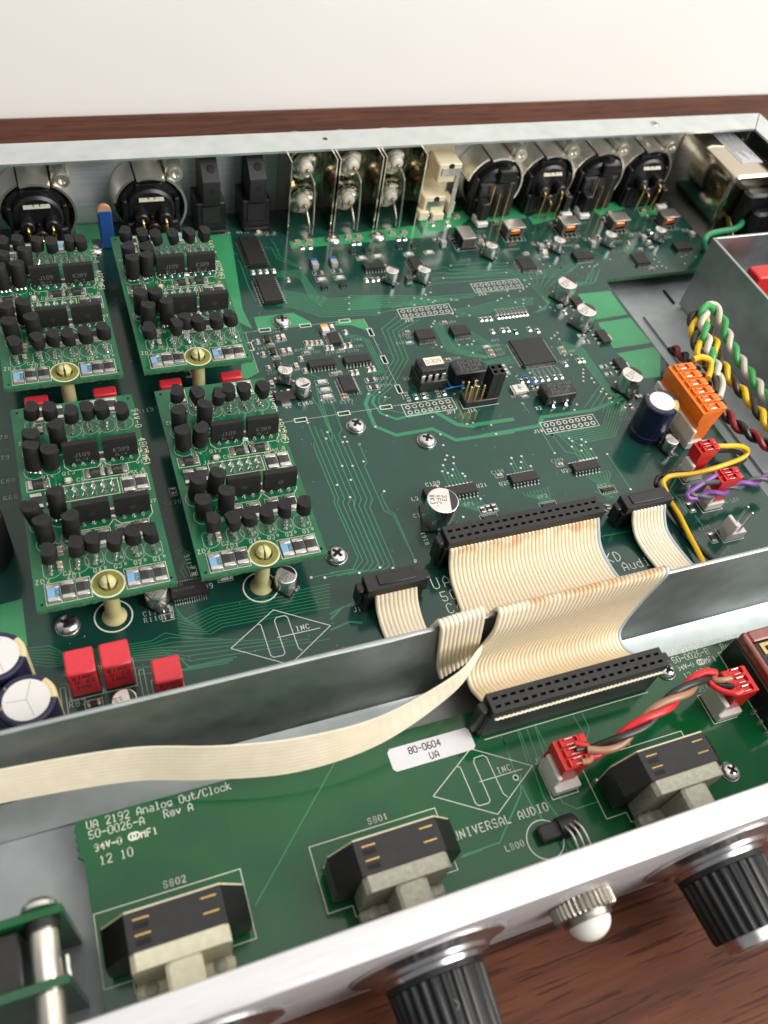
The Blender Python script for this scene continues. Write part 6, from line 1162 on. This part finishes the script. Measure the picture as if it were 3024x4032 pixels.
# front board: two red three-way plugs joined by a red, black and brown twist
JL = (-7.4, -131.8, 0.2); t = thing('red_plug', 'red three way plug on the front board beside the middle of the panel', 'plug', JL, 'red three way plugs of the front board'); plug_shell(t, 3, 'red_plastic', 2.54, 7.4, 3.0, 12.4)
put('wafer', MB().rbox(-4.0, 3.4, -5.9, 3.0, 0.0, 3.0, 'white_plastic', 0.25).rbox(-4.3, -3.0, -4.4, 2.6, 0.1, 7.8, 'white_plastic', 0.25), t)
JT = (48.0, -126.8, 0.2); t2 = thing('red_plug', 'red three way plug on the front board near the clear red push button cover', 'plug', JT, 'red three way plugs of the front board')
sh = thing('tmp', '', '', (0, 0, 0)); bpy.data.objects.remove(sh)
t2.rotation_euler = (0, 0, math.pi); plug_shell(t2, 3, 'red_plastic', 2.54, 7.4, 3.0, 12.4); put('wafer', MB().rbox(-2.6, 5.0, -3.2, 5.4, 0.0, 3.0, 'white_plastic', 0.25).rbox(3.7, 5.2, -3.0, 4.4, 0.1, 7.8, 'white_plastic', 0.25), t2)
ML = (20, -130, 8); t = thing('twisted_lead', 'red black and brown twisted wires arching between the two red plugs on the front board', 'wire', ML)
twist(t, ML, [(-4.1,-133.1,13),(-0.9,-133.4,13),(3.6,-133.2,14),(10.4,-131.4,15),(17.5,-129.3,16),(24.5,-127.2,16),(31.7,-124.9,15),(37.2,-123.1,14),(40.9,-122.9,13)], ('w_red', 'w_black', 'w_tan'), 0.98, 26.0, ph=0.4)
wire(t, ML, [(41.1,-122.5,13),(39.0,-124.4,13),(38.9,-125.8,13),(40.6,-128.0,13),(43.7,-130.0,13.5),(45.8,-129.7,13.5)], 0.8, 'w_red'); wire(t, ML, [(41.7,-123.2,13),(39.9,-124.6,13.5),(41.6,-125.6,14),(44.6,-125.9,14)], 0.8, 'w_tan'); wire(t, ML, [(40.5,-122.6,12.5),(40.2,-124.2,12.5),(41.0,-126.3,12.8),(44.3,-128.0,13.5)], 0.8, 'w_black')
for a, b in (((880, 505), (835, 500)), ((890, 500), (860, 480)), ((885, 515), (850, 545))): pass
wire(t, ML, [(-3.1,-133.1,13),(-4.3,-132.1,13.2),(-6.5,-131.8,13.2)], 0.8, 'w_black'); wire(t, ML, [(-3.1,-134.3,13),(-4.5,-135.1,13),(-6.5,-134.9,13.2)], 0.8, 'w_tan'); wire(t, ML, [(-2.5,-132.6,13),(-4.0,-131.4,13.4),(-5.9,-130.1,13.2)], 0.8, 'w_red')
